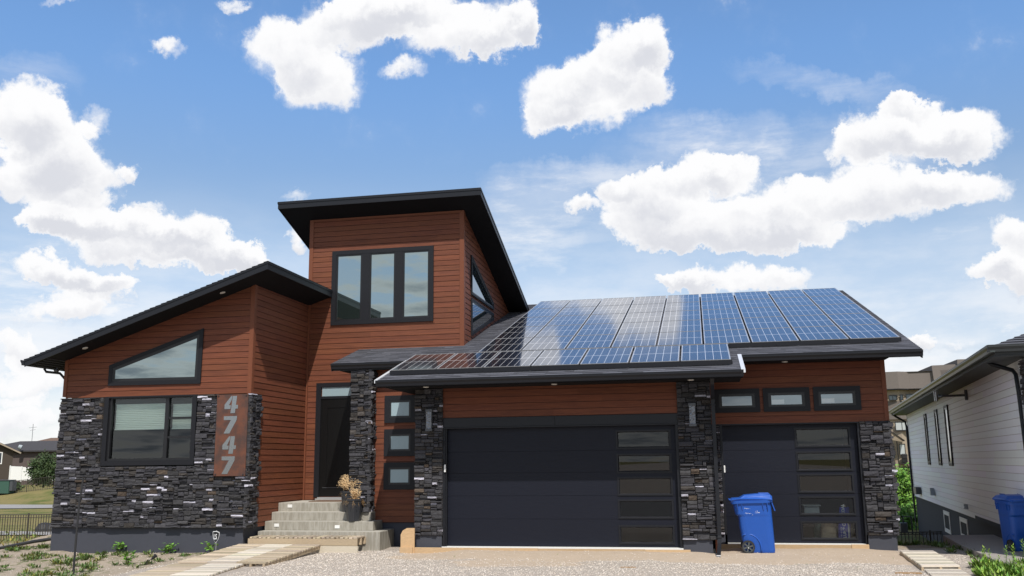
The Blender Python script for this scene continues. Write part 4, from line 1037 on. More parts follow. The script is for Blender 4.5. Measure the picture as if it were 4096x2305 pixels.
# ================================================================ THINGS SEEN THROUGH THE GARAGE WINDOWS
def sack(name, x0, x1, y, z0, z1, m, label, bulge=.08, seedv=1):
    root = empty(name, ((x0+x1)/2, y, z0), label, 'sack'); rnd = random.Random(seedv); vs = []; n = 14; rows = 9
    for j in range(rows+1):
        t = j/rows; w = (x1-x0)/2*(1-.25*t**3); d = bulge*(math.sin(math.pi*min(1, t*.85+.12)))+.012
        for k in range(n):
            a = 2*math.pi*k/n; c, s_ = math.cos(a), math.sin(a)
            vs.append(((x0+x1)/2+w*math.copysign(abs(c)**.6, c)+rnd.uniform(-.006, .006)+.04*t*t, y+d*math.copysign(abs(s_)**.6, s_)+rnd.uniform(-.006, .006), z0+(z1-z0)*t))
    fs = [(j*n+k, j*n+(k+1) % n, (j+1)*n+(k+1) % n, (j+1)*n+k) for j in range(rows) for k in range(n)]+[tuple(range(n-1, -1, -1)), tuple(rows*n+k for k in range(n))]
    MB().add(vs, fs).build('bag', m, root, smooth=True); return root
sack('beige_sack', 7.93, 8.27, 1.80, -.03, .52, 'sack_beige', 'crumpled beige sack behind the lowest window of the single garage door', seedv=2)
sb = sack('charcoal_bag', 8.27, 8.53, 1.66, -.03, .72, 'sack_blue', 'blue charcoal bag with white lettering behind the lowest garage window', .07, 4)
text_part('lettering', 'LUMP CHARCOAL', sb, 'letter_white', Matrix.Translation((8.425, 1.578, .09)) @ front_mtx(0, 0, 0, 1, 1, 0, math.pi/2), .085, bold=.003)
text_part('lettering', 'Blues Hog', sb, 'letter_white', Matrix.Translation((8.345, 1.578, .12)) @ front_mtx(0, 0, 0, 1, 1, 0, math.pi/2), .045)
MB().box(8.47, 1.579, .0, 8.50, 1.60, .55).build('side_seam', 'letter_white', sb)
MB().obox((8.40, 1.62, .74), (.06, 0, -.02), (0, .03, 0), (.0, 0, .04)).build('bag_top', 'sack_beige', sb)
sack('green_bag', 7.80, 7.98, 2.0, -.03, .50, 'bag_green', 'dark green bag beside the beige sack inside the single garage', seedv=6)
tb_ = empty('storage_tub', (7.76, 2.0, .45), 'grey plastic tub with a lid on a shelf inside the single garage', 'tub')
MB().box(7.62, 1.75, .45, 7.94, 2.1, .735).build('tub', 'tub_grey', tb_, bevel=.02); MB().box(7.59, 1.72, .737, 7.97, 2.13, .765).build('lid', 'tub_grey', tb_, bevel=.006)
# ================================================================ GROUND
def sm(x, a, b):
    t = max(0.0, min(1.0, (x-a)/(b-a))); return t*t*(3-2*t)
def gz(x, y):
    near = -.125-.07*sm(-x, 4.4, 6.5)
    v = noise.noise(Vector((x*.9, y*.9, 3)))*.022+noise.noise(Vector((x*4, y*4, 8)))*.008
    # sand banked up against the garage sill, little heaps on the left yard
    bank = .065*math.exp(-((y+.25)/.85)**2)*sm(x, -.3, .6)*(1-sm(x, 5.2, 6.0))+.05*math.exp(-((y-.7)/.8)**2)*sm(x, 5.8, 6.3)*(1-sm(x, 8.6, 9.2))
    left = (.05*noise.noise(Vector((x*1.7, y*1.7, 1)))+.04*sm(y, -3.5, -1))*sm(-x, 5, 6.5)
    heap = .30*math.exp(-((x+10.6)/1.1)**2-((y-1.6)/.7)**2)
    d = near+v+bank+left+heap
    # land falls away behind the houses
    back = sm(y, 2.0, 15.5) if x < 0 else sm(y, 1.6, 12)
    low = -1.28+.05*noise.noise(Vector((x*.2, y*.2, 0)))
    h = d*(1-back)+low*back
    if x < -10:
        rise = sm(y, 50, 61); h += rise*(1.28+min(.6, max(-.5, (x+56)*.13)))*sm(-x, 10, 40)
    if x < -9.6: h += -.12*sm(-x, 9.6, 12)*(1-back)*sm(y, -1, 1)
    dist = math.hypot(x, y)
    if y < -6: h = h*1.0-.15*sm(-y, 6, 12)
    return h
def axis(segs):
    out = [segs[0][0]]
    for a, b, st_ in segs:
        n = max(1, int(round((b-a)/st_))); out += [a+(b-a)*(i+1)/n for i in range(n)]
    return out
xs = axis([(-2400, -400, 500), (-400, -120, 40), (-120, -40, 3), (-40, -14, 1), (-14, -10, .3), (-10, 12, .11), (12, 16, .4), (16, 60, 3), (60, 400, 60), (400, 2400, 500)])
ys = axis([(-2400, -300, 700), (-300, -30, 45), (-30, -6, 2), (-6, 2, .09), (2, 6, .4), (6, 30, 1), (30, 110, 2.5), (110, 400, 60), (400, 2400, 500)])
vs = [(x, y, gz(x, y)) for y in ys for x in xs]; nx = len(xs)
me = bpy.data.meshes.new('ground'); me.from_pydata(vs, [], [(j*nx+i, j*nx+i+1, (j+1)*nx+i+1, (j+1)*nx+i) for j in range(len(ys)-1) for i in range(nx-1)])
me.materials.append(MAT['ground']); me.polygons.foreach_set('use_smooth', [True]*len(me.polygons))
def zone(x, y):
    n1 = noise.noise(Vector((x*.8, y*.8, 5)))*.5+noise.noise(Vector((x*2.5, y*2.5, 2)))*.25
    sand = (1-sm(-y, 1.25+n1*.9, 1.9+n1*.9))*sm(x, -1.3+n1, -.2+n1)*(1-sm(x, 9.0, 9.6))
    sand = max(sand, .95*math.exp(-((x-2.0)/1.5)**2-((y+2.0)/.8)**2)) if y > -5 else 0
    dirt = max(sm(-x, 4.5, 4.95), 0) if y < 3 else 0
    if x < -4 and y > -.2: dirt = 1
    if x > 9.3 and y > 1.6: dirt = 1
    grass = sm(y, 2.2, 4) if x < -9 else sm(y, 5, 8)
    if y < -6: grass = 0; dirt = 0; sand = 0
    if abs(x) > 40: grass = 1
    return (sand, dirt, grass, 1)
a = me.attributes.new('zone', 'FLOAT_COLOR', 'POINT'); a.data.foreach_set('color', [q for v in vs for q in zone(v[0], v[1])])
g = bpy.data.objects.new('ground', me); COL.objects.link(g); g['kind'] = 'structure'
# street behind the viewer, the walking path on the left, the neighbour's concrete path
def strip(name, pts, w, m, lift=.006, th=.0):
    mb = MB(); pts = [Vector(p) for p in pts]
    for i in range(len(pts)-1):
        a, b = pts[i], pts[i+1]; n = Vector((-(b-a).y, (b-a).x)).normalized()*w/2
        mb.quad(*[(p.x, p.y, gz(p.x, p.y)+lift) for p in (a-n, b-n, b+n, a+n)])
    o = mb.build(name, m); o['kind'] = 'structure'; return o
mb = MB(); mb.box(-200, -30, -.9, 200, -10.5, -.22); o = mb.build('road', 'asphalt'); o['kind'] = 'structure'
mb = MB()
for i in range(30):
    x0 = -75+i*2; f = lambda x, d: (x, 45.6+(x+50)*.10+d, gz(x, 45.6+(x+50)*.10+d)+.05)
    mb.quad(f(x0, -3.4), f(x0+2, -3.4), f(x0+2, 3.2), f(x0, 3.2))
o = mb.build('path', 'asphalt_path'); o['kind'] = 'structure'
mb = MB()
for i in range(20):
    x0 = -33+i; f = lambda x, d: (x, 19.2+d, gz(x, 19.2+d)+.05)
    mb.quad(f(x0, -1.0), f(x0+1, -1.0), f(x0+1, 1.0), f(x0, 1.0))
o = mb.build('path', 'asphalt_path'); o['kind'] = 'structure'
mb = MB(); mb.prism([(10.86, 3.9, -.2), (10.66, 1.96, -.2), (10.50, -.54, -.2), (10.40, -1.84, -.2), (10.2, -5, -.2), (13, -5, -.2), (12.1, 4.1, -.2)], (0, 0, .18))
o = mb.build('pavement', 'path_concrete', bevel=.01); o['kind'] = 'structure'
def pebbles(name, n, region, seedv, smin, smax, label):
    rnd = random.Random(seedv); mb = MB()
    cols = [(.52, .46, .40), (.60, .54, .47), (.45, .39, .34), (.66, .60, .54), (.55, .47, .39), (.40, .36, .32)]
    k = 0
    while k < n:
        x = rnd.uniform(region[0], region[2]); y = rnd.uniform(region[1], region[3])
        zc = zone(x, y); w = (1-zc[0]*.93)*(1-zc[1]*.88)*(1-zc[2])
        k += 1
        if rnd.random() > w or x < -4.6 and rnd.random() > .6: continue
        if (-4.6 < x < -2.6 and y > -6) or (9.0 < x < 9.9 and y < .4) or (x > 10.5): continue
        s = rnd.uniform(smin, smax); z = gz(x, y)+s*.15; c = rnd.choice(cols); f = rnd.uniform(.8, 1.2); c = tuple(q*f for q in c)
        a = rnd.uniform(0, 6.28); ca, sa = math.cos(a), math.sin(a)
        pts = []
        for px, py, pz in ((1, 0, 0), (.3, .8, .1), (-.8, .5, 0), (-.7, -.6, .1), (.4, -.8, 0), (.1, .1, .6), (-.2, -.1, .55)):
            px *= s*rnd.uniform(.75, 1.1); py *= s*rnd.uniform(.55, .9); pz *= s*rnd.uniform(.7, 1.2)
            pts.append((x+px*ca-py*sa, y+px*sa+py*ca, z+pz))
        mb.add(pts, [(0, 1, 5), (1, 2, 5), (2, 6, 5), (2, 3, 6), (3, 4, 6), (4, 0, 6), (0, 5, 6)], 0, c)
    o = mb.build(name, 'pebble'); return tag(o, label, 'gravel', None, 'stuff')
mat('pebble', (1, 1, 1), .9, tone=True, var=.05, scale=40)
pebbles('gravel', 62000, (-9.6, -5.2, 10.6, .2), 5, .007, .018, 'loose pale gravel covering the unfinished driveway')
# ================================================================ WEEDS AND PLANTS
def leaf(mb, base, d, up_, l, w, c):
    d = Vector(d).normalized(); s = d.cross(Vector(up_)).normalized()*w/2
    b = Vector(base); mb.add([b, b+d*l*.5+s, b+d*l, b+d*l*.5-s], [(0, 1, 2, 3)], 0, c)
def tuft(mb, rnd, x, y, r, h, n, c0=(1, 1, 1)):
    z = gz(x, y)-.005
    for i in range(n):
        a = rnd.uniform(0, 6.28); q = r*rnd.random()**.7
        p = Vector((x+q*math.cos(a)*.6, y+q*math.sin(a)*.6, z)); el = rnd.uniform(.25, 1.3)
        d = Vector((math.cos(a)*math.cos(el), math.sin(a)*math.cos(el), math.sin(el)))
        f = rnd.uniform(.6, 1.5); c = (c0[0]*f*rnd.uniform(.8, 1.5), c0[1]*f, c0[2]*f)
        l = h*rnd.uniform(.4, 1.1); leaf(mb, p+d*l*.2, d, (0, 0, 1) if abs(d.z) < .9 else (1, 0, 0), l, l*rnd.uniform(.16, .45), c)
rnd = random.Random(77); mb = MB()
for i in range(620):
    x = rnd.uniform(-13.5, -4.75); y = rnd.uniform(-5.2, .8)
    dens_ = noise.noise(Vector((x*.75, y*.9, 4)))
    if dens_ < -.02 and rnd.random() > .18: continue
    if x > -9.2 and y > -.42: continue
    if -4.9 < x and y > -6: continue
    k = rnd.uniform(.5, 1.5); tuft(mb, rnd, x, y, .10*k, .075*k, int(34*k), (1.0, 1, 1) if rnd.random() < .75 else (1.7, 1.15, 1.2))
for x in [(-4.75-.02*i) for i in range(12)]: tuft(mb, rnd, x, -.6-i*.1, .06, .07, 10)
for i in range(60):
    x = rnd.uniform(-2.4, 10.4); y = rnd.uniform(-4.6, -.2)
    if rnd.random() < .5: continue
    tuft(mb, rnd, x, y, .03, .03, 5)
for i in range(26): tuft(mb, rnd, rnd.uniform(10.25, 10.65), rnd.uniform(-1.8, 4), .09, .12, 24)
for i in range(50): tuft(mb, rnd, rnd.uniform(9.3, 11), rnd.uniform(3.6, 6.5), .12, .14, 26)
o = mb.build('weeds', 'leaf'); tag(o, 'patchy low weeds growing in the bare dirt and along the paths', 'weeds', None, 'stuff')
# taller grass tips on the slope at the left
mb = MB()
for i in range(2600):
    x = rnd.uniform(-27, -9.6); y = rnd.uniform(1.5, 24)
    tuft(mb, rnd, x, y, .12, .16, 3, (1.2, 1, 1) if rnd.random() < .5 else (2.2, 1.3, 1.2))
o = mb.build('rough_grass', 'leaf'); tag(o, 'rough grass on the slope behind the iron fence', 'grass', None, 'stuff')
def broad_plant(x, y, h, n, seedv, label):
    rnd = random.Random(seedv); z = gz(x, y); root = empty('young_plant', (x, y, z), label, 'plant', 'leafy plants along the grey foundation')
    st_ = MB(); lf = MB()
    for i in range(7):
        a = rnd.uniform(0, 6.28); t = Vector((x+math.cos(a)*h*.55, y+math.sin(a)*h*.4, z+h*rnd.uniform(.45, 1))); st_.tube([(x, y, z-.02), (Vector((x, y, z))+t)/2+Vector((0, 0, h*.15)), t], [.006, .005, .003], 5)
        for k in range(n):
            q = Vector((x, y, z)).lerp(t, rnd.uniform(.4, 1.05))+Vector((rnd.gauss(0, .03), rnd.gauss(0, .03), rnd.gauss(0, .02)))
            d = Vector((rnd.gauss(0, 1), rnd.gauss(0, 1), rnd.gauss(.15, .4))); f = rnd.uniform(.7, 1.5)
            leaf(lf, q, d, (rnd.gauss(0, .3), rnd.gauss(0, .3), 1), h*rnd.uniform(.22, .42), h*rnd.uniform(.2, .34), (f, f, f))
    st_.build('stem', 'stem', root); lf.build('leaves', 'leaf_bright', root)
broad_plant(-7.42, -.46, .24, 9, 3, 'left leafy green plant at the foot of the grey foundation under the large window')
broad_plant(-6.18, -.46, .25, 10, 4, 'middle leafy green plant at the foot of the grey foundation')
broad_plant(-5.10, -.50, .24, 6, 5, 'small upright plant beside the shield sign')
broad_plant(-5.72, -2.6, .24, 8, 6, 'low leafy plant right of the solar spotlight')
def forb(x, y, h, seedv):
    """upright weed with whorls of narrow leaves"""
    rnd = random.Random(seedv); z = gz(x, y)-.03; st_ = MB(); lf = MB()
    root = empty('tall_weed', (x, y, z), None, None)
    lean = Vector((rnd.uniform(-.12, .12), rnd.uniform(-.12, .12), 1)).normalized(); B = Vector((x, y, z))
    st_.tube([B, B+lean*h*.5, B+lean*h], [.006, .005, .002], 5)
    nl = int(h/.0085)
    for k in range(nl):
        t = .08+.92*k/nl; a = k*2.4; q = B+lean*h*t; el = .15+.9*t**3+rnd.uniform(-.15, .15)
        d = Vector((math.cos(a)*math.cos(el), math.sin(a)*math.cos(el), math.sin(el))); f = rnd.uniform(.7, 1.3)*(1+.7*t*t)
        leaf(lf, q, d, (0, 0, 1), .085*(1.15-.55*t)*rnd.uniform(.8, 1.2), .016, (f*(1+.5*t**4), f, f*.9))
    st_.build('stem', 'stem', root); lf.build('leaves', 'leaf_bright', root); return root
fr_ = []
spots = [(10.02, -2.45, .42), (10.28, -1.95, .34), (9.99, -3.3, .36), (10.22, -2.95, .48), (10.5, -2.4, .45), (10.75, -2.2, .52), (10.62, -3.0, .5), (10.95, -2.75, .55), (10.42, -3.5, .52), (10.1, -3.8, .44), (10.8, -3.4, .58), (9.8, -3.75, .30), (10.3, -1.5, .30)]
lb = ['tall green weed nearest the boardwalk edge', 'weed standing on the gravel beside the concrete path', 'short weed left of the dense weeds at bottom right', 'weed in front of the boardwalk end', 'leafy weed growing before the concrete path edge', 'weed reaching up before the neighbour cart', 'bushy weed at the bottom right of the photo', 'tallest weed at the right edge before the blue cart', 'weed at the bottom edge right of the boardwalk', 'low weed at the bottom edge beside the boardwalk', 'dense weed in the bottom right corner', 'leftmost small weed beside the boardwalk', 'small weed by the corner of the concrete path']
for i, ((x, y, h), l_) in enumerate(zip(spots, lb)): tag(forb(x, y, h, 20+i), l_, 'weed', 'tall weeds at the bottom right')
mb = MB()
for i in range(420):
    x = rnd.uniform(9.75, 11.4); y = rnd.uniform(-4.6, -1.9)
    if x < 10.0 and y > -3: continue
    k = rnd.uniform(.8, 1.6); tuft(mb, rnd, x, y, .09*k, .13*k, 26, (1.1, 1, .9))
o = mb.build('ground_cover', 'leaf_bright'); tag(o, 'dense green weeds filling the bottom right corner', 'weeds', None, 'stuff')
# ================================================================ TREES AND SHRUBS
def crown(mb, c, rad, nclump, nleaf, ls, seedv, rough=.35):
    rnd = random.Random(seedv); c = Vector(c)
    for i in range(nclump):
        d = Vector((rnd.gauss(0, 1), rnd.gauss(0, 1), rnd.gauss(0, 1))).normalized()*rnd.random()**.45
        k = 1+rough*noise.noise(d*2.1+Vector((seedv, 0, 0)))
        p = c+Vector((d.x*rad[0], d.y*rad[1], d.z*rad[2]))*k
        cr = min(rad)*rnd.uniform(.16, .34); f0 = rnd.uniform(.6, 1.45)
        for j in range(nleaf):
            q = p+Vector((rnd.gauss(0, 1), rnd.gauss(0, 1), rnd.gauss(0, .8)))*cr*.6
            a = Vector((rnd.gauss(0, 1), rnd.gauss(0, 1), rnd.gauss(0, 1))).normalized(); b = a.orthogonal().normalized()
            s = ls*rnd.uniform(.6, 1.4); f = f0*rnd.uniform(.75, 1.3)
            mb.add([q-a*s, q+b*s*.5, q+a*s, q-b*s*.5], [(0, 1, 2, 3)], 0, (f*rnd.uniform(.85, 1.2), f, f*.9))
def tree(name, x, y, h, rad, z0, m, label, nclump=150, nleaf=36, ls=.1, seedv=1, cz=.6, group=None):
    z = gz(x, y); root = empty(name, (x, y, z), label, 'tree' if 'tree' in name else 'shrub', group); rnd = random.Random(seedv)
    tb = MB(); top = Vector((x, y, z+h*.8)); tb.tube([(x, y, z-.1), (x+.05, y, z+h*.35), top], [h*.03, h*.022, h*.006], 8)
    for i in range(9):
        a = rnd.uniform(0, 6.28); s = z+h*rnd.uniform(.25, .6)
        tb.tube([(x, y, s), (x+math.cos(a)*rad[0]*.4, y+math.sin(a)*rad[0]*.4, s+h*.12), (x+math.cos(a)*rad[0]*.8, y+math.sin(a)*rad[0]*.8, s+h*.2)], [h*.012, h*.007, h*.003], 5)
    tb.build('trunk', 'bark', root); mb = MB(); crown(mb, (x, y, z+z0), rad, nclump, nleaf, ls, seedv); mb.build('crown', m, root); return root
tree('round_tree', -61.0, 65.3, 3.6, (1.35, 1.35, 1.55), 2.0, 'leaf_dark', 'round dark green tree before the white fence at the left', 260, 40, .10, 2)
tree('shrub', -59.6, 58.6, 1.0, (.75, .75, .42), .5, 'leaf_dark', 'low dark shrub before the brown house at the left edge', 70, 26, .08, 3)
tree('shrub', -57.9, 57.2, 1.0, (.9, .7, .5), .5, 'leaf_dark', 'dark shrub by the far chain fence', 70, 26, .08, 4)
tree('bright_bush', 15.3, 29.6, 3.2, (1.5, 1.4, 1.75), .75, 'leaf_bright', 'bright green bush between the two houses', 330, 46, .075, 6)
tree('bright_bush', 14.2, 24.5, 1.3, (.9, .8, .7), .4, 'leaf_bright', 'low green bush in front of the bright green bush', 120, 36, .06, 7)
# ================================================================ FENCES
def iron_fence(pts, h, label, post=2.2, bar=.10, pw=.05, rails=(.06, .9), name='iron_fence', bars=True):
    root = empty(name, (pts[0][0], pts[0][1], gz(*pts[0])), label, 'fence'); mb = MB()
    for (ax, ay), (bx, by) in zip(pts, pts[1:]):
        A_, B_ = Vector((ax, ay)), Vector((bx, by)); L_ = (B_-A_).length; n = max(1, round(L_/post))
        u = (B_-A_)/L_
        for i in range(n+1):
            p = A_.lerp(B_, i/n); z = gz(p.x, p.y); MB().box(p.x-pw/2, p.y-pw/2, z-.1, p.x+pw/2, p.y+pw/2, z+h+.06).build('post', 'iron_fence', root)
        for i in range(n):
            p, q = A_.lerp(B_, i/n), A_.lerp(B_, (i+1)/n); zp, zq = gz(p.x, p.y), gz(q.x, q.y)
            pan = MB()
            for t in rails:
                pan.tube([(p.x, p.y, zp+h*t), (q.x, q.y, zq+h*t)], .014, 4)
            pan.tube([(p.x, p.y, zp+h), (q.x, q.y, zq+h)], .016, 4)
            if bars:
                k = int((q-p).length/bar)
                for j in range(1, k):
                    r_ = p.lerp(q, j/k); zz = zp+(zq-zp)*j/k; pan.box(r_.x-.011, r_.y-.011, zz+.04, r_.x+.011, r_.y+.011, zz+h)
            pan.build('fence_panel', 'iron_fence', root)
    return root
iron_fence([(-26.2, 14.0), (-18.0, 15.9), (-13, 17)], 1.13, 'dark iron railing fence beyond the left yard', post=2.05, bar=.105)
iron_fence([(9.6, 12.7), (14.2, 14.2)], .62, 'low iron fence between the two houses at the right', post=1.7, bar=.12)
iron_fence([(-66, 54.6), (-58.2, 56.0), (-53.4, 56.9), (-47, 58.3)], 1.15, 'dark rail fence climbing the grass slope at the left', post=2.6, rails=(.1,), bar=.16)
f = empty('white_fence', (-66.6, 69.5, .8), 'white vinyl fence between the far houses at the left', 'fence')
for i in range(4):
    a, b = Vector((-68.3, 69.2)).lerp(Vector((-63.4, 70.2)), i/4), Vector((-68.3, 69.2)).lerp(Vector((-63.4, 70.2)), (i+1)/4)
    mb = MB(); mb.prism([(a.x, a.y, .45-.03*i), (b.x, b.y, .42-.03*i), (b.x, b.y, 1.88-.1*i), (a.x, a.y, 1.95-.1*i)], (0, .05, 0)); mb.build('fence_panel', 'white_paint', f)
    MB().box(a.x-.06, a.y-.07, .3, a.x+.06, a.y+.0, 2.02-.1*i).build('post', 'white_paint', f)
ub = empty('utility_box', (-57.7, 56.0, -.3), 'green utility cabinet standing on the grass slope at the left edge', 'utility box')
MB().box(-58.9, 55.7, -.55, -57.1, 56.5, .62).build('cabinet', 'green_box', ub, bevel=.03); MB().box(-58.95, 55.65, .62, -57.05, 56.55, .69).build('lid', 'grey_metal', ub); MB().box(-57.05, 55.75, -.3, -56.75, 56.3, .55).build('side_cabinet', 'grey_metal', ub)
cu = empty('culvert_pipe', (-25.5, 20.3, -1.4), 'black corrugated culvert pipe end lying in the grass behind the iron fence', 'pipe')
mb = MB(); vs = []; n = 20
for k in range(9):
    for r_ in ((.40 if k % 2 else .37),):
        for i in range(n): a = 2*math.pi*i/n; vs.append((-25.6+k*.2, 20.2+r_*math.cos(a)+k*.04, -1.22+r_*math.sin(a)))
mb.add(vs, [(k*n+i, k*n+(i+1) % n, (k+1)*n+(i+1) % n, (k+1)*n+i) for k in range(8) for i in range(n)]); mb.build('pipe_wall', 'rubber', cu)
# ================================================================ FAR HOUSES AT THE LEFT
def win(parent, x0, z0, x1, z1, y, mull=1, fm='white_paint', gm='far_glass', fw=.09, name='window'):
    mb = MB(); mb.box(x0, y-.06, z0, x1, y+.02, z0+fw).box(x0, y-.06, z1-fw, x1, y+.02, z1).box(x0, y-.06, z0+fw, x0+fw, y+.02, z1-fw).box(x1-fw, y-.06, z0+fw, x1, y+.02, z1-fw)
    for i in range(mull): xm = x0+(x1-x0)*(i+1)/(mull+1); mb.box(xm-fw*.4, y-.055, z0+fw, xm+fw*.4, y+.02, z1-fw)
    w = mb.build(name, fm, parent); mb = MB(); mb.quad((x0+fw, y-.02, z0+fw), (x1-fw, y-.02, z0+fw), (x1-fw, y-.02, z1-fw), (x0+fw, y-.02, z1-fw)); mb.build('pane', gm, w); return w
h1 = empty('brown_house', (-80, 82, 0), 'dark brown house with white windows at the left edge', 'house')
HE = Vector((-74.4, 77.96, 0)); H1 = Vector((.76, .65, 0)); HD = Vector((-.65, .76, 0))
def HP(s_, z, d=0): p = HE+H1*s_+HD*d; return (p.x, p.y, z)
MB().prism([HP(-14.5, -.6, .5), HP(-.75, -.6, .5), HP(-.75, 3.85, .5), HP(-7.6, 7.2, .5), HP(-14.5, 3.8, .5)], tuple(HD*9)).build('wall', 'far_brown', h1)
MB().prism([HP(.0, 3.42), HP(-7.6, 7.22), HP(-7.6, 7.40), HP(.05, 3.62)], tuple(HD*10)).prism([HP(-7.6, 7.22), HP(-15.2, 3.42), HP(-15.2, 3.62), HP(-7.6, 7.40)], tuple(HD*10)).build('roof', 'far_roof', h1)
MB().prism([HP(.03, 3.40, -.05), HP(-7.6, 7.20, -.05), HP(-7.6, 7.36, -.05), HP(.08, 3.56, -.05)], tuple(HD*.04)).build('fascia', 'apt_wall', h1)
def hwin(s0, z0, s1, z1, mu):
    mb = MB(); fw = .1; mp_ = lambda s_, t, o: HP(s_, t, .5-o)
    ring(mb, rect(s0, z0, s1, z1), inset(rect(s0, z0, s1, z1), fw), mp_, 0, .06)
    for i in range(mu): m_ = s0+(s1-s0)*(i+1)/(mu+1); mb.quad(mp_(m_-.04, z0+fw, .05), mp_(m_+.04, z0+fw, .05), mp_(m_+.04, z1-fw, .05), mp_(m_-.04, z1-fw, .05))
    w = mb.build('window', 'white_paint', h1); mb = MB(); face(mb, inset(rect(s0, z0, s1, z1), fw), mp_, .02); mb.build('pane', 'far_glass', w)
hwin(-4.2, 2.22, -1.86, 3.62, 3); hwin(-4.0, .47, -2.2, 1.17, 2)
h2 = empty('mauve_house', (-84, 96, 0), 'mauve brown house with a dark hipped roof behind the round tree', 'house')
MB().box(-93, 91.4, -.6, -78.5, 100, 3.95).build('wall', 'far_mauve', h2)
mb = MB()
def hip(x0, y0_, x1, y1_, ze, zr, rx0, rx1, ry, over=.5):
    x0 -= over; x1 += over; y0_ -= over; y1_ += over
    mb_ = MB(); v_ = [(x0, y0_, ze), (x1, y0_, ze), (x1, y1_, ze), (x0, y1_, ze), (rx0, ry, zr), (rx1, ry, zr), (x0, y0_, ze-.18), (x1, y0_, ze-.18), (x1, y1_, ze-.18), (x0, y1_, ze-.18)]
    mb_.add(v_, [(0, 1, 5, 4), (1, 2, 5), (2, 3, 4, 5), (3, 0, 4), (6, 7, 1, 0), (7, 8, 2, 1), (8, 9, 3, 2), (9, 6, 0, 3), (9, 8, 7, 6)]); return mb_
hip(-93, 91.4, -78.5, 100, 4.05, 5.45, -89, -82.5, 95.5).build('roof', 'far_roof', h2)
MB().tube([(-84.75, 90.6, 4.15), (-84.75, 90.6, 4.4)], .03, 6).tube([(-84.6, 90.55, 4.42), (-84.95, 90.35, 4.56)], [.36, .30], 14).build('satellite_dish', 'tub_grey', h2)
h3 = empty('distant_house', (-92, 108, 0), 'distant house with a light brown roof showing over the dark roofs', 'house')
MB().box(-98, 106, -.6, -88, 113, 4.9).build('wall', 'far_mauve', h3); hip(-98, 106, -88, 113, 5.0, 6.35, -95, -91, 109.5).build('roof', 'far_roof_brown', h3)
h4 = empty('distant_house', (-76, 100, 0), 'distant grey roofed house behind the round tree', 'house')
MB().box(-82, 98, -.6, -66, 106, 4.3).build('wall', 'far_mauve', h4); hip(-82, 98, -66, 106, 4.4, 6.25, -79.5, -70, 102).build('roof', 'far_roof', h4)
MB().tube([(-98.8, 110, 5.2), (-98.8, 110, 8.6)], .035, 5).tube([(-99.5, 110, 8.0), (-98.1, 110, 8.1)], .02, 4).tube([(-99.3, 110, 7.6), (-98.3, 110, 7.7)], .02, 4).build('roof_antenna', 'grey_metal'); tag(bpy.data.objects['roof_antenna'], 'thin aerial mast above the brown house at the left edge', 'antenna')
# ================================================================ WHITE HOUSE AT THE RIGHT
AZ = .1103; WE = Vector((math.sin(AZ), math.cos(AZ), 0)); WN = Vector((-WE.y, WE.x, 0)); WO = Vector((12.047, 5.0, 0))
def WP(t, z, o=0): p = WO+WE*t+WN*o; return (p.x, p.y, z)
wmap = lambda s, t, o: WP(s, t, o)
wh = empty('white_house', WP(4, -.5, -4), 'white lap sided house with dark eaves and a dark basement wall at the right', 'house')
T0, T1 = -6.27, 16.6
siding('side_siding', wh, wmap, [(T0, .215), (T1, .215), (T1, 3.50), (T0, 3.50)], h=.1495, z0=.215, material='white_board', jit=.025, lap=.018, gt=.62)
mat_ = None
MB().prism([WP(T0+.02, -2.2, -.04), WP(T1-.02, -2.2, -.04), WP(T1-.02, .215, -.04), WP(T0+.02, .215, -.04)], tuple(-WN*.3)).build('foundation_wall', 'basement', wh)
MB().prism([WP(T0, .20, .0), WP(1.07, .20, .0), WP(1.07, .30, .0), WP(T0, .30, .0)], tuple(WN*.024)).build('base_trim', 'basement', wh)
mb = MB(); mb.obox(WP(T1-.0, .2, -.1), tuple(WE*.09), tuple(WN*.13), (0, 0, 3.3)); mb.build('corner_trim', 'white_siding', wh)
MB().obox(WP(T0-.35, -.2, -8.0), tuple(WE*.33), tuple(WN*8.03), (0, 0, 3.68)).build('front_wall', 'white_siding', wh)
fmap = lambda s_, t, o: WP(T0-.352-o, t, -s_)
siding('front_siding', wh, fmap, [(-.0, .2), (8.0, .2), (8.0, 3.48), (-.0, 3.48)], h=.1495, z0=.215, material='white_board', jit=.025, lap=.018, gt=.62, seedv=91)
window(fmap, rect(2.2, 1.0, 4.4, 2.7), .10, .06, 'glass_small', .055, parent=wh)
MB().obox(WP(T1-.1, -2.2, -8.0), tuple(WE*.06), tuple(WN*7.9), (0, 0, 5.6)).build('rear_wall', 'white_siding', wh)
stones('stone_trim', wh, lambda s, t, o: WP(s, t, o), T0-.36, T0-.04, .35, 3.45, seedv=61, depth=.08)
for a, b in ((9.60, 10.19), (6.55, 7.17), (4.05, 4.80)):
    window(wmap, rect(a, 1.50, b, 3.23), .075, .05, 'far_glass', .055, parent=wh)
for a, b, z in ((6.46, 7.85, -.57), (2.90, 4.29, -.48)):
    mb = MB(); o_ = rect(a, z, b, .09); ring(mb, o_, inset(o_, .12), wmap, -.35, -.02); w_ = mb.build('basement_window', 'white_paint', wh)
    mb = MB(); face(mb, inset(o_, .10), wmap, -.033); mb.build('pane', 'room_dark', w_)
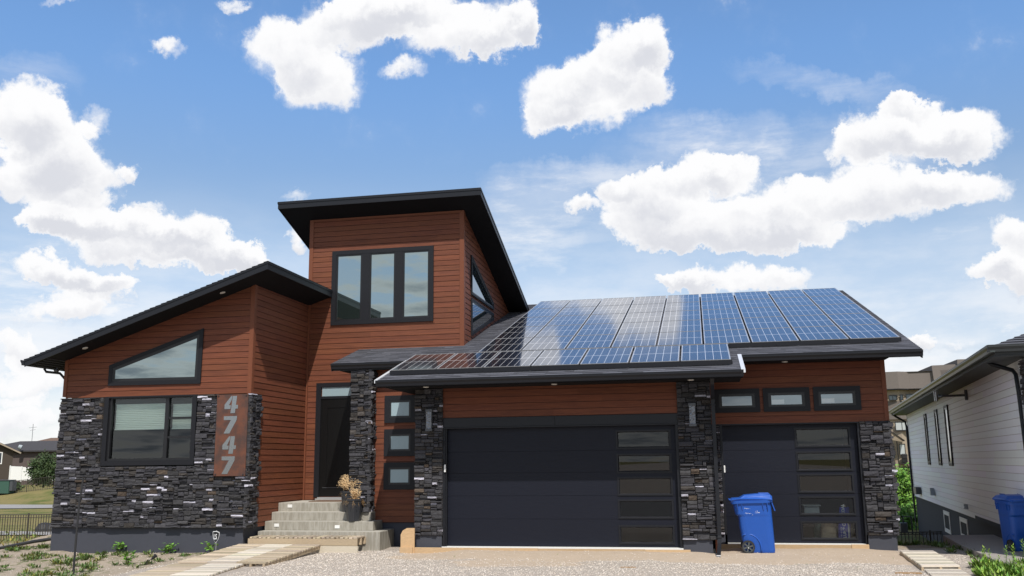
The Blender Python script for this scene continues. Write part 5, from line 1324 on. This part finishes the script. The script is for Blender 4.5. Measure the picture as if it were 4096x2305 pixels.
# roof: eave band, soffit, gutter, hip with shingles
EO = .56; TF = T0-.62
mb = MB(); mb.prism([WP(TF, 3.50, EO), WP(T1+.6, 3.50, EO), WP(T1+.6, 3.50, -8), WP(TF, 3.50, -8)], (0, 0, .02)); mb.build('soffit', 'soffit_grey', wh)
mb = MB(); mb.obox(WP(TF, 3.525, EO-.02), tuple(WE*(T1+.6-TF)), tuple(WN*.02), (0, 0, .17)).obox(WP(TF-.02, 3.525, EO), tuple(WE*.02), tuple(-WN*8.5), (0, 0, .17)); mb.build('fascia', 'soffit_grey', wh)
gutter(wh, WP(TF-.1, 3.70, EO+.003), WP(T1+.6, 3.70, EO+.003), tuple(WN), 'gutter_grey', h=.13, w=.125); gutter(wh, WP(TF-.025, 3.70, EO+.12), WP(TF-.025, 3.70, -8), tuple(-WE), 'soffit_grey')
pk = .40
PW = WP(TF-.02, 3.69, EO); L_ = T1+.6-TF; half = 4.6; kk = math.hypot(1, pk)
shingles('shingles', wh, PW, tuple(WE), tuple((-WN+Vector((0, 0, pk))).normalized()), [(0, 0), (L_, 0), (L_-half, half*kk), (half, half*kk)], seedv=71, h=.15)
shingles('hip_shingles', wh, PW, tuple(-WN), tuple((WE+Vector((0, 0, pk))).normalized()), [(0, 0), (2*half, 0), (half, half*kk)], seedv=72, h=.15, stepz=.02)
MB().tube([WP(16.75, 3.56, .58), WP(16.8, 3.42, .40), WP(16.7, 3.22, .10), WP(16.6, 3.0, .07), WP(16.3, .3, .07), WP(16.3, -1.8, .07)], .045, 8).build('downspout', 'black_metal', wh, smooth=True)
MB().tube([WP(-5.55, 3.58, .50), WP(-5.60, 3.48, .42), WP(-5.82, 3.33, .10), WP(-5.95, 3.24, .08), WP(-5.98, 2.9, .07), WP(-5.98, -.1, .07)], .040, 8).build('downspout', 'black_metal', wh, smooth=True)
mb = MB(); mb.tube([WP(.32, 3.30, .06), WP(4.4, 3.42, .75)], .035, 8)
br = MB().tube([WP(.35, 3.26, .05), WP(.35, 3.26, .62)], .028, 8).tube([WP(.35, 3.14, .05), WP(.35, 3.40, .05)], .035, 8).build('wall_bracket', 'grey_metal', wh)
MB().tube([WP(.35, 3.26, .63), WP(.35, 3.26, .70)], .04, 10).tube([WP(.35, 3.13, .74), WP(.35, 3.38, .74)], .045, 10).build('bracket_lamp', 'steel', wh)
MB().obox(WP(13.5, .38, .03), tuple(WE*1.0), tuple(WN*.18), (0, 0, .26)).build('meter_box', 'grey_metal', wh)
MB().prism([WP(9.05, .50, .03), WP(9.45, .50, .03), WP(9.25, .74, .03)], tuple(WN*.13)).build('vent_hood', 'tub_grey', wh)
MB().tube([WP(2.1, .50, .04), WP(2.1, .50, .12)], .03, 8).tube([WP(1.75, .42, .12), WP(1.75, .54, .10)], [.06, .03], 8).build('wall_tap', 'tub_grey', wh)
gm_ = empty('gas_meter', WP(16.9, -1.2, .4), 'grey gas meter with a black pipe at the far corner of the white house', 'gas meter')
MB().obox(WP(16.75, -1.25, .35), tuple(WE*.3), tuple(WN*.28), (0, 0, .38)).build('meter', 'grey_metal', gm_, bevel=.03); MB().tube([WP(16.9, -.87, .5), WP(16.9, -.62, .5), WP(16.6, -.62, .2), WP(16.6, -1.4, .2)], .03, 8).build('pipe', 'rubber', gm_)
# ================================================================ APARTMENT BLOCK BEHIND
ap = empty('apartment_block', (36, 108, -1.3), 'beige apartment block with a brown shingled mansard behind the two houses', 'apartment block')
foot = [(20, 103.6), (27.4, 103.6), (29.5, 103), (31.0, 103.9), (33.6, 103.9), (35.5, 102.6), (38.4, 102.6), (40, 103.9), (52, 103.9)]
def band(name, m, z0, z1, out=0.0, lean=0.0, pts=foot):
    mb = MB()
    for (ax, ay), (bx, by) in zip(pts, pts[1:]): mb.quad((ax, ay-out, z0), (bx, by-out, z0), (bx, by-out+lean, z1), (ax, ay-out+lean, z1))
    mb.quad((pts[0][0], pts[0][1]-out, z0), (pts[-1][0], pts[-1][1]-out, z0), (pts[-1][0], 118, z0), (pts[0][0], 118, z0)); mb.quad((pts[0][0], pts[0][1]-out+lean, z1), (pts[-1][0], pts[-1][1]-out+lean, z1), (pts[-1][0], 118, z1), (pts[0][0], 118, z1))
    return mb.build(name, m, ap)
band('wall', 'apt_wall', -1.6, 4.9); band('brick_band', 'apt_brick', 4.9, 5.02, .05); band('upper_wall', 'apt_wall', 5.02, 10.1); band('shingle_band', 'apt_shingle', 6.45, 8.7, .25, .15); band('mansard', 'apt_shingle', 10.2, 12.35, .7, .35)
band('eave', 'dark_frame', 10.08, 10.198, .78)
MB().prism([(33.7, 102.5, 10.3), (36.4, 102.3, 10.3), (36.4, 102.9, 13.05), (33.7, 103.1, 13.0)], (0, 8, 0)).build('mansard_tower', 'apt_shingle', ap); MB().prism([(36.41, 102.2, 10.3), (44, 102.2, 10.3), (44, 102.7, 13.72), (36.6, 102.7, 13.62)], (0, 8, 0)).build('mansard_tower', 'apt_shingle', ap)
for x0, z0, x1, z1, mu in ((28.28, 8.78, 29.28, 9.46, 1), (29.6, 8.78, 30.0, 9.5, 0), (30.3, 8.72, 33.0, 9.55, 1), (28.75, 5.06, 30.35, 6.15, 1), (33.0, 5.06, 34.6, 6.15, 1), (31.5, 2.3, 33.2, 4.2, 1), (36, 8.7, 38, 9.5, 1)):
    win(ap, x0, z0, x1, z1, 102.85, mu, 'dark_frame', 'far_glass_light' if z0 in (5.06,) else 'far_glass', .08)
win(ap, 29.02, 2.1, 29.72, 3.45, 102.9, 0, 'dark_frame', 'far_glass_light', .07, 'balcony_door'); win(ap, 28.2, 1.7, 28.45, 3.5, 102.9, 0, 'dark_frame', 'far_glass', .06)
MB().box(28.95, 102.0, .98, 31.5, 103.1, 1.16).build('balcony_slab', 'dark_frame', ap)
mb = MB(); mb.box(28.97, 102.0, 2.05, 31.5, 102.05, 2.11)
for i in range(22): mb.box(28.98+i*.12, 102.01, 1.16, 29.0+i*.12, 102.04, 2.06)
mb.build('balcony_railing', 'dark_frame', ap)
MB().box(29.15, 102.3, 1.17, 29.75, 102.7, 2.25).build('balcony_grill', 'rubber', ap, bevel=.08)
MB().box(29.02, 103-.06, -1.4, 31.0, 103, .66).build('patio_opening', 'room_dark', ap)
MB().prism([(28.2, 101.7, 4.75), (28.2, 102.9, 4.75), (29.5, 102.9, 3.75), (29.5, 101.7, 3.75)], (0, 0, .12)).build('lean_to_roof', 'dark_frame', ap)
MB().tube([(28.75, 102.6, 3.8), (28.75, 102.6, -1.4)], .06, 6).build('downspout', 'dark_frame', ap)
